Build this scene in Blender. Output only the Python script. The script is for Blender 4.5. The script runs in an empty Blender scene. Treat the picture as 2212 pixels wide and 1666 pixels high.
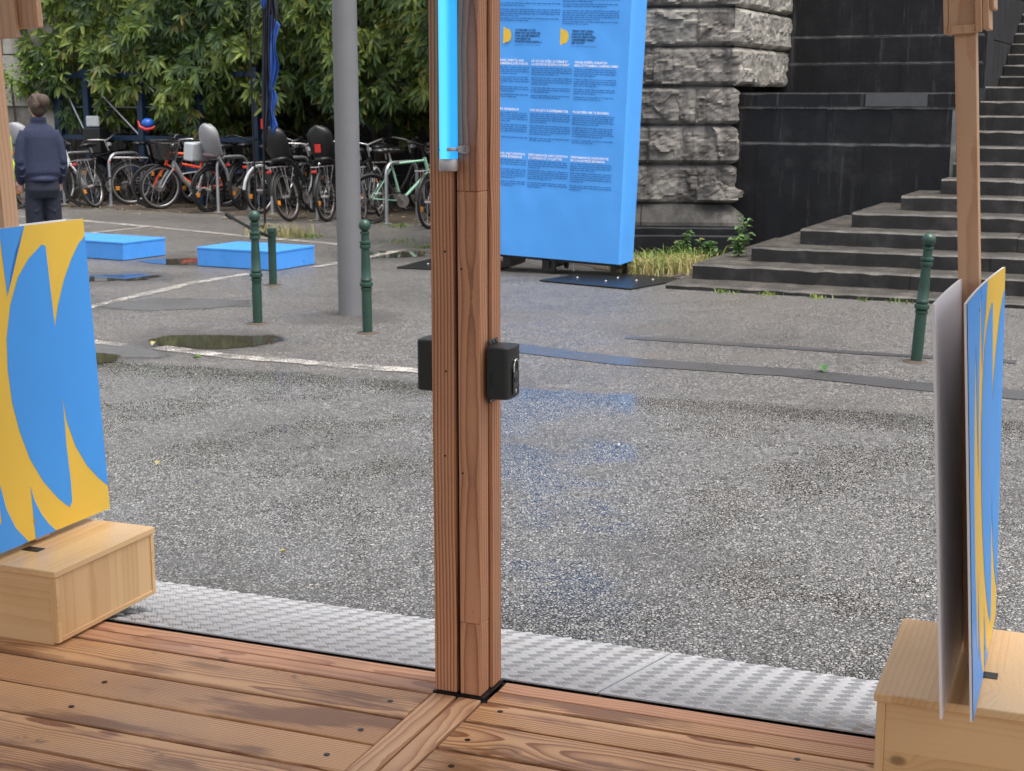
import bpy, bmesh, math, random
from mathutils import Vector, Matrix, noise as mnoise

# ------------------------------------------------------------------ camera, sky, sun, exposure
scene = bpy.context.scene
C = scene.collection
R = math.radians
cam_d = bpy.data.cameras.new('camera')
cam = bpy.data.objects.new('camera', cam_d)
C.objects.link(cam)
cam.location = (0, 0, 1.65)
cam.rotation_euler = (R(90 - 11.0), 0, 0)
cam_d.sensor_width = 36.0
cam_d.lens = 36.0 * 3200 / 2212
cam_d.clip_start = 0.05
cam_d.clip_end = 800
cam_d.dof.use_dof = True
cam_d.dof.focus_distance = 4.0
cam_d.dof.aperture_fstop = 14.0
scene.camera = cam

SUN_EL, SUN_AZ = 72.0, 130.0          # azimuth clockwise from +Y: light comes from behind the camera, a little to the right
world = bpy.data.worlds.new('World')
scene.world = world
world.use_nodes = True
wn = world.node_tree
sky = wn.nodes.new('ShaderNodeTexSky')
sky.sky_type = 'NISHITA'
sky.sun_disc = False
sky.sun_elevation = R(SUN_EL)
sky.sun_rotation = R(SUN_AZ)
sky.air_density = 1.0
sky.dust_density = 5.0
sky.ozone_density = 1.0
hsv = wn.nodes.new('ShaderNodeHueSaturation')
hsv.inputs['Saturation'].default_value = 0.28     # a closed cloud cover greys the blue
wn.links.new(sky.outputs[0], hsv.inputs['Color'])
wn.links.new(hsv.outputs[0], wn.nodes['Background'].inputs[0])
wn.nodes['Background'].inputs[1].default_value = 0.15
sun_d = bpy.data.lights.new('sun', 'SUN')
sun_d.energy = 1.3
sun_d.angle = R(35)
sun_d.color = (1.0, 0.96, 0.9)
sun = bpy.data.objects.new('sun', sun_d)
C.objects.link(sun)
_sd = Vector((math.sin(R(SUN_AZ)) * math.cos(R(SUN_EL)), math.cos(R(SUN_AZ)) * math.cos(R(SUN_EL)), math.sin(R(SUN_EL))))
sun.rotation_euler = _sd.to_track_quat('Z', 'Y').to_euler()
sun.location = _sd * 60
vs = scene.view_settings
vs.view_transform = 'Standard'
vs.look = 'None'
vs.gamma = 1.0
vs.exposure = 1.0
vs.use_curve_mapping = False

# ------------------------------------------------------------------ helpers
rnd = random.Random(7)

def S(h):
    h = h.lstrip('#')
    return tuple(((c / 12.92) if c <= .04045 else ((c + .055) / 1.055) ** 2.4)
                 for c in (int(h[i:i + 2], 16) / 255 for i in (0, 2, 4)))

class N:
    """small wrapper for building node trees"""
    def __init__(s, name):
        s.m = bpy.data.materials.new(name)
        s.m.use_nodes = True
        s.t = s.m.node_tree
        s.b = s.t.nodes['Principled BSDF']
    def n(s, typ, **kw):
        nd = s.t.nodes.new(typ)
        for k, v in kw.items():
            if k.startswith('i_'):
                nd.inputs[k[2:].replace('_', ' ')].default_value = v
            else:
                setattr(nd, k, v)
        return nd
    def l(s, a, b):
        s.t.links.new(a, b)
    def val(s, sock, v):
        if hasattr(v, 'node'):
            s.l(v, sock)
        else:
            sock.default_value = v
    def math(s, op, a, b=0.0, c=0.0, clamp=False):
        nd = s.n('ShaderNodeMath', operation=op, use_clamp=clamp)
        s.val(nd.inputs[0], a); s.val(nd.inputs[1], b); s.val(nd.inputs[2], c)
        return nd.outputs[0]
    def vmath(s, op, a, b=(0, 0, 0)):
        nd = s.n('ShaderNodeVectorMath', operation=op)
        s.val(nd.inputs[0], a); s.val(nd.inputs[1], b)
        return nd.outputs[0]
    def noise(s, vec, scale, detail=4, rough=.55, dist=0.0):
        nd = s.n('ShaderNodeTexNoise')
        nd.inputs['Scale'].default_value = scale
        nd.inputs['Detail'].default_value = detail
        nd.inputs['Roughness'].default_value = rough
        nd.inputs['Distortion'].default_value = dist
        if vec is not None: s.l(vec, nd.inputs['Vector'])
        return nd.outputs['Fac']
    def vor(s, vec, scale, feature='F1', rnd_=1.0):
        nd = s.n('ShaderNodeTexVoronoi', feature=feature)
        nd.inputs['Scale'].default_value = scale
        nd.inputs['Randomness'].default_value = rnd_
        if vec is not None: s.l(vec, nd.inputs['Vector'])
        return nd
    def ramp(s, fac, stops, interp='LINEAR'):
        nd = s.n('ShaderNodeValToRGB')
        cr = nd.color_ramp
        cr.interpolation = interp
        while len(cr.elements) < len(stops): cr.elements.new(.5)
        for e, (p, c) in zip(cr.elements, stops):
            e.position = p
            e.color = (c, c, c, 1) if isinstance(c, (int, float)) else (*c, 1)
        s.l(fac, nd.inputs[0])
        return nd.outputs[0]
    def mix(s, f, a, b, typ='MIX'):
        nd = s.n('ShaderNodeMix', data_type='RGBA', blend_type=typ)
        s.val(nd.inputs[0], f)
        for so, v in ((nd.inputs[6], a), (nd.inputs[7], b)):
            if hasattr(v, 'node'): s.l(v, so)
            else: so.default_value = (*v, 1) if len(v) == 3 else v
        return nd.outputs[2]
    def lerp(s, f, a, b):
        nd = s.n('ShaderNodeMix', data_type='FLOAT')
        s.val(nd.inputs[0], f); s.val(nd.inputs[2], a); s.val(nd.inputs[3], b)
        return nd.outputs[0]
    def sstep(s, x, a, b):
        nd = s.n('ShaderNodeMapRange', interpolation_type='SMOOTHSTEP')
        s.val(nd.inputs[0], x); nd.inputs[1].default_value = a; nd.inputs[2].default_value = b
        return nd.outputs[0]
    def bump(s, h, strength, dist=.01):
        nd = s.n('ShaderNodeBump')
        s.val(nd.inputs['Strength'], strength)
        nd.inputs['Distance'].default_value = dist
        s.l(h, nd.inputs['Height'])
        s.l(nd.outputs[0], s.b.inputs['Normal'])
        return nd
    def out(s, color=None, rough=None, metal=None, spec=None):
        for k, v in (('Base Color', color), ('Roughness', rough), ('Metallic', metal), ('Specular IOR Level', spec)):
            if v is None: continue
            if hasattr(v, 'node'): s.l(v, s.b.inputs[k])
            else: s.b.inputs[k].default_value = (*v, 1) if k == 'Base Color' else v
        return s.m
    def obj(s): return s.n('ShaderNodeTexCoord').outputs['Object']
    def pos(s): return s.n('ShaderNodeNewGeometry').outputs['Position']
    def rand(s): return s.n('ShaderNodeObjectInfo').outputs['Random']
    def xyz(s, v):
        nd = s.n('ShaderNodeSeparateXYZ'); s.l(v, nd.inputs[0]); return nd.outputs
    def comb(s, x, y, z):
        nd = s.n('ShaderNodeCombineXYZ')
        for i, v in enumerate((x, y, z)): s.val(nd.inputs[i], v)
        return nd.outputs[0]

_M = {}
def simple(name, col, rough=.5, metal=0.0, var=.18, scale=12, bump=.0, spec=None, wear=0.0):
    """painted / plastic / cloth surface with uneven tone, gloss and slight relief"""
    if name in _M: return _M[name]
    m = N(name)
    p = m.obj()
    f = m.noise(p, scale, 5, .6)
    c = m.mix(m.math('MULTIPLY', f, 1.0), tuple(x * (1 - var) for x in col), tuple(min(1, x * (1 + var)) for x in col))
    if wear:
        w = m.sstep(m.noise(p, scale * 2.3, 6, .7), .62, .75)
        c = m.mix(m.math('MULTIPLY', w, wear), c, tuple(x * .4 + .02 for x in col))
    r = m.math('ADD', m.math('MULTIPLY', m.noise(p, scale * 1.7, 3), .25), rough - .125)
    m.out(c, r, metal, spec)
    if bump: m.bump(m.noise(p, scale * 4, 4, .6), bump, .01)
    _M[name] = m.m
    return m.m

class MB:
    def __init__(s): s.v = []; s.f = []; s.mi = []; s.cur = 0; s.M = None
    def add(s, vs_, fs):
        k = len(s.v)
        if s.M is not None: vs_ = [tuple(s.M @ Vector(p)) for p in vs_]
        s.v += [tuple(p) for p in vs_]
        for f in fs: s.f.append(tuple(i + k for i in f)); s.mi.append(s.cur)
        return s
    def box(s, x0, x1, y0, y1, z0, z1):
        return s.add([(x0, y0, z0), (x1, y0, z0), (x1, y1, z0), (x0, y1, z0), (x0, y0, z1), (x1, y0, z1), (x1, y1, z1), (x0, y1, z1)],
                     [(0, 3, 2, 1), (4, 5, 6, 7), (0, 1, 5, 4), (1, 2, 6, 5), (2, 3, 7, 6), (3, 0, 4, 7)])
    def path(s, pts, rad, n=8, caps=True, flat=1.0):
        pts = [Vector(p) for p in pts]
        rs = rad if isinstance(rad, (list, tuple)) else [rad] * len(pts)
        vs_, fs = [], []
        up = None
        for i, p in enumerate(pts):
            d = (pts[min(i + 1, len(pts) - 1)] - pts[max(i - 1, 0)]).normalized()
            if up is None:
                up = Vector((0, 0, 1)) if abs(d.z) < .9 else Vector((0, 1, 0))
            a = d.cross(up)
            if a.length < 1e-5: a = d.orthogonal()
            a.normalize(); b = a.cross(d).normalized(); up = b
            for k in range(n):
                t = 2 * math.pi * k / n
                vs_.append(p + a * math.cos(t) * rs[i] + b * math.sin(t) * rs[i] * flat)
        for i in range(len(pts) - 1):
            for k in range(n):
                fs.append((i * n + k, i * n + (k + 1) % n, (i + 1) * n + (k + 1) % n, (i + 1) * n + k))
        if caps:
            fs.append(tuple(range(n - 1, -1, -1))); fs.append(tuple((len(pts) - 1) * n + k for k in range(n)))
        return s.add(vs_, fs)
    def tube(s, p, q, r0, r1=None, n=8): return s.path([p, q], [r0, r0 if r1 is None else r1], n)
    def lathe(s, prof, n=20, c=(0, 0, 0)):
        vs_, fs = [], []
        for r, z in prof:
            for k in range(n):
                t = 2 * math.pi * k / n
                vs_.append((c[0] + r * math.cos(t), c[1] + r * math.sin(t), c[2] + z))
        m = len(prof)
        for i in range(m - 1):
            for k in range(n): fs.append((i * n + k, i * n + (k + 1) % n, (i + 1) * n + (k + 1) % n, (i + 1) * n + k))
        fs.append(tuple(range(n - 1, -1, -1))); fs.append(tuple((m - 1) * n + k for k in range(n)))
        return s.add(vs_, fs)
    def ell(s, c, r, n=14, m=9):
        vs_, fs = [], []
        for i in range(m + 1):
            a = math.pi * i / m
            for k in range(n):
                t = 2 * math.pi * k / n
                vs_.append((c[0] + r[0] * math.sin(a) * math.cos(t), c[1] + r[1] * math.sin(a) * math.sin(t), c[2] + r[2] * math.cos(a)))
        for i in range(m):
            for k in range(n): fs.append((i * n + k, (i + 1) * n + k, (i + 1) * n + (k + 1) % n, i * n + (k + 1) % n))
        return s.add(vs_, fs)
    def ring(s, c, Rr, r, n=32, m=8, axis='Y', a0=0.0, a1=2 * math.pi, flat=1.0):
        full = abs(a1 - a0 - 2 * math.pi) < 1e-4
        cnt = n if full else n + 1
        vs_, fs = [], []
        for i in range(cnt):
            t = a0 + (a1 - a0) * i / n
            for k in range(m):
                q = 2 * math.pi * k / m
                rad = Rr + r * math.cos(q); h = r * flat * math.sin(q)
                if axis == 'Y': vs_.append((c[0] + rad * math.cos(t), c[1] + h, c[2] + rad * math.sin(t)))
                elif axis == 'X': vs_.append((c[0] + h, c[1] + rad * math.cos(t), c[2] + rad * math.sin(t)))
                else: vs_.append((c[0] + rad * math.cos(t), c[1] + rad * math.sin(t), c[2] + h))
        for i in range(n):
            j = (i + 1) % cnt
            for k in range(m): fs.append((i * m + k, j * m + k, j * m + (k + 1) % m, i * m + (k + 1) % m))
        return s.add(vs_, fs)
    def poly(s, pts, thick=None, axis=(0, -1, 0)):
        """planar polygon, optionally extruded along axis*thick"""
        n = len(pts)
        if not thick: return s.add(pts, [tuple(range(n))])
        a = Vector(axis) * thick
        q = [tuple(Vector(p) + a) for p in pts]
        return s.add(list(pts) + q, [tuple(range(n - 1, -1, -1)), tuple(range(n, 2 * n))] + [(i, (i + 1) % n, n + (i + 1) % n, n + i) for i in range(n)])
    def mesh(s, name, mats, smooth=0):
        me = bpy.data.meshes.new(name)
        me.from_pydata(s.v, [], s.f)
        for m in (mats if isinstance(mats, (list, tuple)) else [mats]): me.materials.append(m)
        me.polygons.foreach_set('material_index', s.mi)
        bm = bmesh.new(); bm.from_mesh(me); bmesh.ops.recalc_face_normals(bm, faces=bm.faces); bm.to_mesh(me); bm.free()
        if smooth:
            me.polygons.foreach_set('use_smooth', [True] * len(me.polygons))
            me.set_sharp_from_angle(angle=R(smooth))
        me.update()
        return me
    def build(s, name, mats, parent=None, smooth=0, bevel=0, loc=None, rot=None, seg=1):
        return put(name, s.mesh(name, mats, smooth), parent, bevel, loc, rot, seg)

def put(name, me, parent=None, bevel=0, loc=None, rot=None, seg=1):
    o = bpy.data.objects.new(name, me)
    C.objects.link(o)
    if parent: o.parent = parent
    if loc: o.location = loc
    if rot: o.rotation_euler = rot
    if bevel:
        b = o.modifiers.new('bevel', 'BEVEL'); b.width = bevel; b.segments = seg; b.limit_method = 'ANGLE'; b.angle_limit = R(40)
    return o

def tag(o, label=None, cat=None, group=None, kind=None):
    for k, v in (('label', label), ('category', cat), ('group', group), ('kind', kind)):
        if v: o[k] = v
    return o

def thing(name, label, cat, loc=(0, 0, 0), rz=0.0, group=None, rot=None):
    o = bpy.data.objects.new(name, None)
    o.empty_display_size = .1
    C.objects.link(o)
    o.location = loc
    o.rotation_euler = rot if rot else (0, 0, rz)
    return tag(o, label, cat, group)

BA = R(21.5)                                   # the timber pavilion is turned 21.5 degrees to the view
def B(u, v, z=0.0):                            # pavilion axes: u to the right along the boards, v outwards
    return (u * math.cos(BA) + v * math.sin(BA), -u * math.sin(BA) + v * math.cos(BA), z)
SA = R(25.0)                                   # stairs and dark wall
def ST(u, v, z=0.0):
    return (u * math.cos(SA) + v * math.sin(SA), -u * math.sin(SA) + v * math.cos(SA), z)
ZD = 0.17                                      # deck level

# ------------------------------------------------------------------ materials
def wood(name, light, dark, axis='X', ring=70.0, rough=.55, knots=1.0, stretch=.06, stain=0.0, pith=(.05, .11), warp=1.0, contrast=1.0, wet=0.0, grey=0.0, lam=0.0, kscale=3.0, kab=(1.0, .35)):
    """growth rings round a pith line, bent round knots; every object gets its own cut"""
    m = N(name)
    p = m.xyz(m.obj())
    r = m.rand()
    order = {'X': (0, 1, 2), 'Y': (1, 0, 2), 'Z': (2, 0, 1)}[axis]
    L, a, b = (p[i] for i in order)
    L2 = m.math('ADD', L, m.math('MULTIPLY', r, 37.0))
    r2 = m.math('FRACT', m.math('MULTIPLY', r, 17.31))
    r3 = m.math('FRACT', m.math('MULTIPLY', r, 91.7))
    base = m.comb(m.math('MULTIPLY', L2, stretch * 10), a, b)
    w1 = m.math('SUBTRACT', m.noise(base, 3.0, 2, .5), .5)
    w2 = m.math('SUBTRACT', m.noise(m.comb(m.math('MULTIPLY', L2, 1.1), a, b), 9.0, 3, .5), .5)
    pa = m.math('ADD', a, m.math('MULTIPLY', m.math('SUBTRACT', r2, .5), pith[0] * 2))
    pb = m.math('ADD', b, m.math('ADD', m.math('MULTIPLY', r3, pith[1] * .6), pith[1] * .7))
    d = m.math('SQRT', m.math('ADD', m.math('POWER', m.math('ABSOLUTE', pa), 2.0), m.math('POWER', m.math('ABSOLUTE', pb), 2.0)))
    d = m.math('ADD', d, m.math('MULTIPLY', w1, .035 * warp))
    d = m.math('ADD', d, m.math('MULTIPLY', w2, .006 * warp))
    kv = m.vor(m.comb(m.math('MULTIPLY', L2, .62), m.math('MULTIPLY', a, kab[0]), m.math('MULTIPLY', b, kab[1])), kscale)
    kd = kv.outputs['Distance']
    kf = m.math('MULTIPLY', m.math('POWER', m.math('SUBTRACT', 1.0, m.math('MULTIPLY', kd, 2.4), clamp=True), 3.0, clamp=True), knots)
    d = m.math('ADD', d, m.math('MULTIPLY', kf, .05))
    ph = m.math('FRACT', m.math('MULTIPLY', d, ring))
    g = m.ramp(ph, [(0, 0.0), (.35, .12), (.72, .55), (.88, 1.0), (.97, .85), (1.0, 0.0)])
    fine = m.noise(m.comb(m.math('MULTIPLY', L2, 2.0), a, b), 160.0, 2, .6)
    g2 = m.math('ADD', m.math('MULTIPLY', g, .8 * contrast), m.math('MULTIPLY', m.math('SUBTRACT', fine, .5), .5))
    tone = m.math('ADD', g2, m.math('MULTIPLY', m.math('SUBTRACT', m.noise(m.comb(m.math('MULTIPLY', L2, .5), a, b), 6.0, 3), .5), .7))
    if lam:
        wn_ = m.n('ShaderNodeTexWhiteNoise', noise_dimensions='2D')
        m.l(m.comb(m.math('FLOOR', m.math('ADD', m.math('DIVIDE', a, lam), m.math('MULTIPLY', r, 9.0))), m.math('FLOOR', m.math('DIVIDE', b, lam)), 0.0), wn_.inputs['Vector'])
        tone = m.math('ADD', tone, m.math('MULTIPLY', m.math('SUBTRACT', wn_.outputs['Value'], .5), .55))
    tone = m.math('ADD', tone, m.math('MULTIPLY', m.math('SUBTRACT', r, .5), .25), clamp=True)
    col = m.mix(tone, light, dark)
    kc = m.sstep(kd, .085, .05)
    kc = m.math('MULTIPLY', kc, knots, clamp=True)
    col = m.mix(m.math('MULTIPLY', kc, .75), col, tuple(x * .35 for x in dark))
    rg = m.math('ADD', m.math('MULTIPLY', fine, .2), rough - .1)
    if grey:
        gm = m.sstep(m.noise(m.comb(m.math('MULTIPLY', L2, .35), a, b), 5.0, 5, .65), .45, .75)
        col = m.mix(m.math('MULTIPLY', gm, grey), col, (.26, .21, .16))
    if stain:
        wp = m.pos()
        wx = m.xyz(wp)
        c_, s_ = math.cos(BA), math.sin(BA)
        uu = m.math('SUBTRACT', m.math('MULTIPLY', wx[0], c_), m.math('MULTIPLY', wx[1], s_))
        vv = m.math('ADD', m.math('MULTIPLY', wx[0], s_), m.math('MULTIPLY', wx[1], c_))
        sn = m.noise(m.comb(m.math('MULTIPLY', uu, .34), vv, m.math('MULTIPLY', r, 2.0)), 5.0, 5, .5)
        sn = m.math('ADD', sn, m.math('MULTIPLY', m.math('SUBTRACT', m.noise(m.comb(m.math('MULTIPLY', uu, .10), vv, r), 60.0, 4, .65), .5), .22))
        sm = m.sstep(sn, .52, .61)
        col = m.mix(m.math('MULTIPLY', sm, stain), col, m.mix(.75, col, (.135, .044, .014)))
        rg = m.lerp(m.math('MULTIPLY', sm, wet), rg, .24)
        dk = m.sstep(m.noise(m.comb(m.math('MULTIPLY', uu, .8), m.math('ADD', vv, 5.0), 0.0), 7.0, 5, .6), .66, .72)
        col = m.mix(m.math('MULTIPLY', dk, .55), col, (.045, .04, .04))
    m.out(col, rg, 0, .4)
    m.bump(m.math('ADD', m.math('MULTIPLY', g, -.4), fine), .22, .0010)
    return m.m

M_POST = wood('larch_timber', (.55, .275, .15), (.24, .090, .043), 'Z', 80, .6, knots=.7, pith=(.03, .05), contrast=1.0, warp=1.3, stretch=.05)
M_POSTR = wood('larch_timber_straight', (.56, .28, .15), (.21, .078, .037), 'Z', 112, .6, knots=.25, pith=(.25, .05), warp=.4, contrast=1.35)
M_DECK = wood('deck_timber', (.67, .385, .19), (.25, .090, .034), 'X', 150, .42, knots=.45, stain=.9, pith=(.16, .10), wet=.45, grey=.30, contrast=1.15, kab=(1.0, .05), kscale=2.6, warp=.55)
M_DECKR = wood('deck_edge_timber', (.56, .30, .17), (.30, .125, .07), 'X', 120, .5, knots=.5, stain=.35, wet=.5, pith=(.08, .1))
M_DECKY = wood('deck_cross_timber', (.68, .42, .24), (.38, .17, .09), 'Y', 120, .55, knots=.6, pith=(.04, .1))
M_BOX = wood('spruce_panel', (.69, .455, .235), (.50, .27, .11), 'X', 75, .42, knots=1.0, pith=(.3, .12), contrast=.42, lam=.062, warp=.45, kscale=5.0, kab=(.05, 1.0))
M_BOXY = wood('spruce_lid', (.71, .475, .245), (.52, .28, .115), 'Y', 75, .3, knots=1.0, pith=(.25, .1), contrast=.42, lam=.07, warp=.45, kscale=4.0, kab=(1.0, .05))
M_BOXZ = wood('spruce_end_panel', (.70, .465, .24), (.50, .27, .11), 'Z', 75, .38, knots=1.0, pith=(.25, .1), contrast=.40, lam=.075, warp=.4, kscale=5.5, kab=(.05, 1.0))
M_STICK = wood('spruce_batten', (.60, .38, .235), (.45, .235, .125), 'Z', 60, .55, knots=.35, pith=(.06, .1), contrast=.8)
M_EDGE = simple('plywood_edge', (.50, .33, .18), .6, var=.3, scale=40)

def m_asphalt():
    m = N('wet_asphalt')
    P = m.pos(); x = m.xyz(P)
    line = m.math('ADD', m.math('ADD', x[1], m.math('MULTIPLY', x[0], .35)), -8.42)
    big = m.noise(P, .55, 5, .6)
    line = m.math('ADD', line, m.math('MULTIPLY', m.math('SUBTRACT', m.noise(P, 2.2, 4), .5), .35))
    far = m.sstep(line, -.05, .12)
    v1 = m.vor(P, 82.0); v2 = v1
    e1 = m.vor(P, 82.0, 'DISTANCE_TO_EDGE')
    dist = e1.outputs['Distance']
    cell = m.xyz(v1.outputs['Color'])[0]; cell2 = m.xyz(v2.outputs['Color'])[1]
    cr = m.lerp(far, cell, cell2)
    dist = m.math('ADD', dist, m.math('MULTIPLY', m.math('SUBTRACT', m.noise(P, 260, 2), .5), .10))
    stone = m.sstep(dist, .04, .20)
    tone = m.ramp(cr, [(0, (.115, .113, .112)), (.35, (.19, .187, .185)), (.7, (.285, .279, .273)), (.95, (.37, .36, .345)), (1, (.46, .43, .39))])
    tone_f = m.ramp(cr, [(0, (.095, .089, .084)), (.5, (.20, .188, .177)), (.85, (.33, .31, .29)), (1, (.44, .41, .38))])
    tone = m.mix(far, tone, tone_f)
    gap = m.mix(far, (.030, .027, .022), (.036, .033, .030))
    col = m.mix(stone, gap, tone)
    # worn, dirty and darker damp areas
    damp = m.sstep(big, .48, .62)
    col = m.mix(m.math('MULTIPLY', damp, .30), col, (.05, .046, .042))
    brown = m.sstep(m.noise(m.vmath('ADD', P, (31, 7, 0)), .8, 5, .65), .52, .68)
    col = m.mix(m.math('MULTIPLY', m.math('MULTIPLY', brown, far), .32), col, (.15, .12, .09))
    for (cx_, cy_, r_) in ((-2.1, 10.05, .85), (-2.95, 9.5, .8), (-3.7, 13.7, .8), (-1.3, 15.8, 1.0), (-1.28, 11.2, .55), (-3.3, 15.2, .8)):
        dd = m.n('ShaderNodeVectorMath', operation='DISTANCE'); m.l(P, dd.inputs[0]); dd.inputs[1].default_value = (cx_, cy_, 0)
        dz = m.math('ADD', dd.outputs['Value'], m.math('MULTIPLY', m.math('SUBTRACT', m.noise(P, 3.5, 5, .65), .5), .9))
        col = m.mix(m.math('MULTIPLY', m.sstep(dz, r_, r_ * .45), .55), col, (.045, .041, .037))
    # water lying between the stones: most of it in the near, coarse part, close to the joint
    edge = m.math('MULTIPLY', m.sstep(line, -.75, -.12), m.math('SUBTRACT', 1.0, far))
    wetn = m.sstep(m.noise(m.vmath('ADD', P, (3, 11, 0)), 1.5, 4, .6), .44, .60)
    wet = m.math('MAXIMUM', m.math('MULTIPLY', edge, .7), m.math('MULTIPLY', wetn, .46))
    wet = m.math('MULTIPLY', wet, m.lerp(far, 1.0, .35))
    film = m.sstep(m.math('SUBTRACT', m.math('MULTIPLY', wet, .30), dist), -.02, .03)
    rough = m.lerp(film, m.lerp(far, .42, .46), .12)
    col = m.mix(m.math('MULTIPLY', film, .45), col, (.035, .032, .027))
    m.out(col, rough, 0, .5)
    h = m.math('MULTIPLY', m.math('MINIMUM', m.math('MULTIPLY', dist, 3.0), 1.0), m.math('SUBTRACT', 1.0, film))
    m.bump(h, .4, .006)
    return m.m

def m_stone(name, cols, scale=5.0, rough=.75, streak=.5, bump=.5, wetdark=(.012, .012, .014), lo=.45, hi=.62, lime=0.0):
    m = N(name)
    P = m.pos(); x = m.xyz(P)
    n1 = m.noise(P, scale, 8, .65)
    col = m.ramp(n1, [(0.2, cols[0]), (.5, cols[1]), (.75, cols[2])])
    st = m.noise(m.comb(m.math('MULTIPLY', x[0], 3.0), m.math('MULTIPLY', x[1], 3.0), m.math('MULTIPLY', x[2], .45)), 1.6, 6, .65)
    sk = m.sstep(st, lo, hi)
    col = m.mix(m.math('MULTIPLY', sk, streak), col, wetdark)
    if lime:                                     # pale lime runs and worn grey areas
        lr = m.noise(m.comb(m.math('MULTIPLY', x[0], 4.0), m.math('MULTIPLY', x[1], 4.0), m.math('MULTIPLY', x[2], .30)), 2.2, 6, .7)
        col = m.mix(m.math('MULTIPLY', m.sstep(lr, .56, .74), lime), col, (.085, .083, .08))
        lb = m.noise(m.vmath('ADD', P, (5, 3, 8)), 1.1, 6, .7)
        col = m.mix(m.math('MULTIPLY', m.sstep(lb, .56, .72), lime * .8), col, (.04, .040, .042))
    fine = m.noise(P, scale * 9, 5, .7)
    col = m.mix(m.math('MULTIPLY', m.sstep(fine, .55, .8), .35), col, cols[2])
    r = m.math('ADD', m.math('MULTIPLY', fine, .3), rough - .15)
    m.out(col, r, 0, .35)
    m.bump(m.math('ADD', n1, m.math('MULTIPLY', fine, .5)), bump, .02)
    return m.m

M_ASPH = m_asphalt()
M_ROCK = m_stone('rock_faced_stone', ((.065, .06, .054), (.21, .19, .168), (.39, .355, .31)), 3.0, .8, .65, .5, (.040, .037, .035), .46, .62)
M_ROCKP = m_stone('pale_rock_stone', ((.11, .106, .097), (.27, .252, .225), (.43, .40, .355)), 4.5, .8, .4, .6, (.05, .048, .045), .5, .7)
M_DARK = m_stone('black_weathered_stone', ((.0045, .0047, .006), (.0085, .0088, .011), (.022, .022, .024)), 3.0, .7, .6, .25, (.005, .005, .007), lime=.75)
M_PLIN = m_stone('stained_plinth_stone', ((.025, .024, .022), (.075, .068, .06), (.20, .18, .155)), 3.5, .7, .8, .4, (.020, .019, .018), .40, .60)
M_MORT = m_stone('lime_streaked_joint', ((.09, .09, .088), (.22, .22, .215), (.40, .39, .37)), 6.0, .8, .5, .2)
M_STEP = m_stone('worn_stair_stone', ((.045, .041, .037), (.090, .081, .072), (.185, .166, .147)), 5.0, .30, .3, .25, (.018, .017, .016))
M_RISER = m_stone('shaded_stair_riser', ((.013, .0125, .0125), (.024, .023, .0225), (.06, .056, .052)), 5.0, .6, .4, .25, (.010, .010, .010), lime=.35)  # step stone darkened for upright faces: their shade is put into the colour
M_PATCH = simple('cement_patch', (.075, .078, .083), .7, var=.3, scale=14)
M_PALE = m_stone('pale_limestone', ((.22, .21, .19), (.42, .40, .36), (.55, .52, .47)), 4.0, .75, .5, .3, (.06, .058, .055))

def m_plate():
    m = N('aluminium_checker_plate')
    P = m.obj()
    n = m.noise(P, 7, 5, .6)
    f = m.noise(P, 60, 4, .7)
    col = m.mix(f, (.34, .34, .35), (.50, .50, .51))
    dirt = m.sstep(n, .52, .70)
    col = m.mix(m.math('MULTIPLY', dirt, .3), col, (.30, .28, .25))
    m.out(col, m.math('ADD', m.math('MULTIPLY', n, .25), .36), .2, .5)
    m.bump(f, .12, .001)
    return m.m
M_PLATE = m_plate()

def m_leaf(name, a, b, c):
    m = N(name)
    geo = m.n('ShaderNodeNewGeometry')
    r = geo.outputs['Random Per Island']
    P = m.pos()
    patch = m.sstep(m.noise(P, .9, 4, .6), .40, .64)
    f = m.math('ADD', m.math('MULTIPLY', r, .62), m.math('MULTIPLY', patch, .45), clamp=True)
    col = m.ramp(f, [(0, a), (.5, b), (1, c)])
    yel = m.sstep(m.math('FRACT', m.math('MULTIPLY', r, 43.7)), .965, .98)
    col = m.mix(m.math('MULTIPLY', yel, .8), col, (.26, .20, .05))
    m.out(col, .42, 0, .4)
    tr = m.n('ShaderNodeBsdfTranslucent')
    m.l(m.mix(.5, col, (.16, .25, .03)), tr.inputs[0])
    ms = m.n('ShaderNodeMixShader'); ms.inputs[0].default_value = .22
    m.l(m.b.outputs[0], ms.inputs[1]); m.l(tr.outputs[0], ms.inputs[2])
    m.l(ms.outputs[0], m.t.nodes['Material Output'].inputs['Surface'])
    return m.m
M_LEAF = m_leaf('laurel_leaf', (.020, .048, .024), (.080, .138, .034), (.30, .355, .075))
M_LEAF2 = m_leaf('bright_young_leaf', (.10, .19, .03), (.18, .30, .04), (.28, .40, .06))
M_WEED = m_leaf('weed_leaf', (.06, .14, .05), (.13, .24, .09), (.22, .33, .14))
M_GRASS = m_leaf('grass_blade', (.07, .15, .03), (.17, .28, .05), (.42, .40, .14))
M_STRAW = m_leaf('dry_grass', (.25, .22, .08), (.42, .36, .15), (.55, .47, .24))
M_BARK = simple('bark', (.06, .045, .035), .9, var=.5, scale=25, bump=.6)
M_SOIL = simple('leaf_soil', (.075, .055, .04), .9, var=.6, scale=20, bump=.8)
M_BLUES = simple('printed_blue', (.060, .335, .86), .42, var=.10, scale=3.5, bump=.03)
M_YELL = simple('printed_yellow', (.82, .53, .065), .42, var=.10, scale=3.5, bump=.03)
M_WPAN = simple('white_foam_board', (.76, .74, .76), .45, var=.05, scale=5)
M_BANN = simple('blue_banner_fabric', (.085, .375, .92), .6, var=.05, scale=4, bump=.15)
M_INKD = simple('dark_ink', (.012, .06, .16), .7)
M_INKM = simple('body_ink', (.028, .15, .38), .7)
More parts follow.
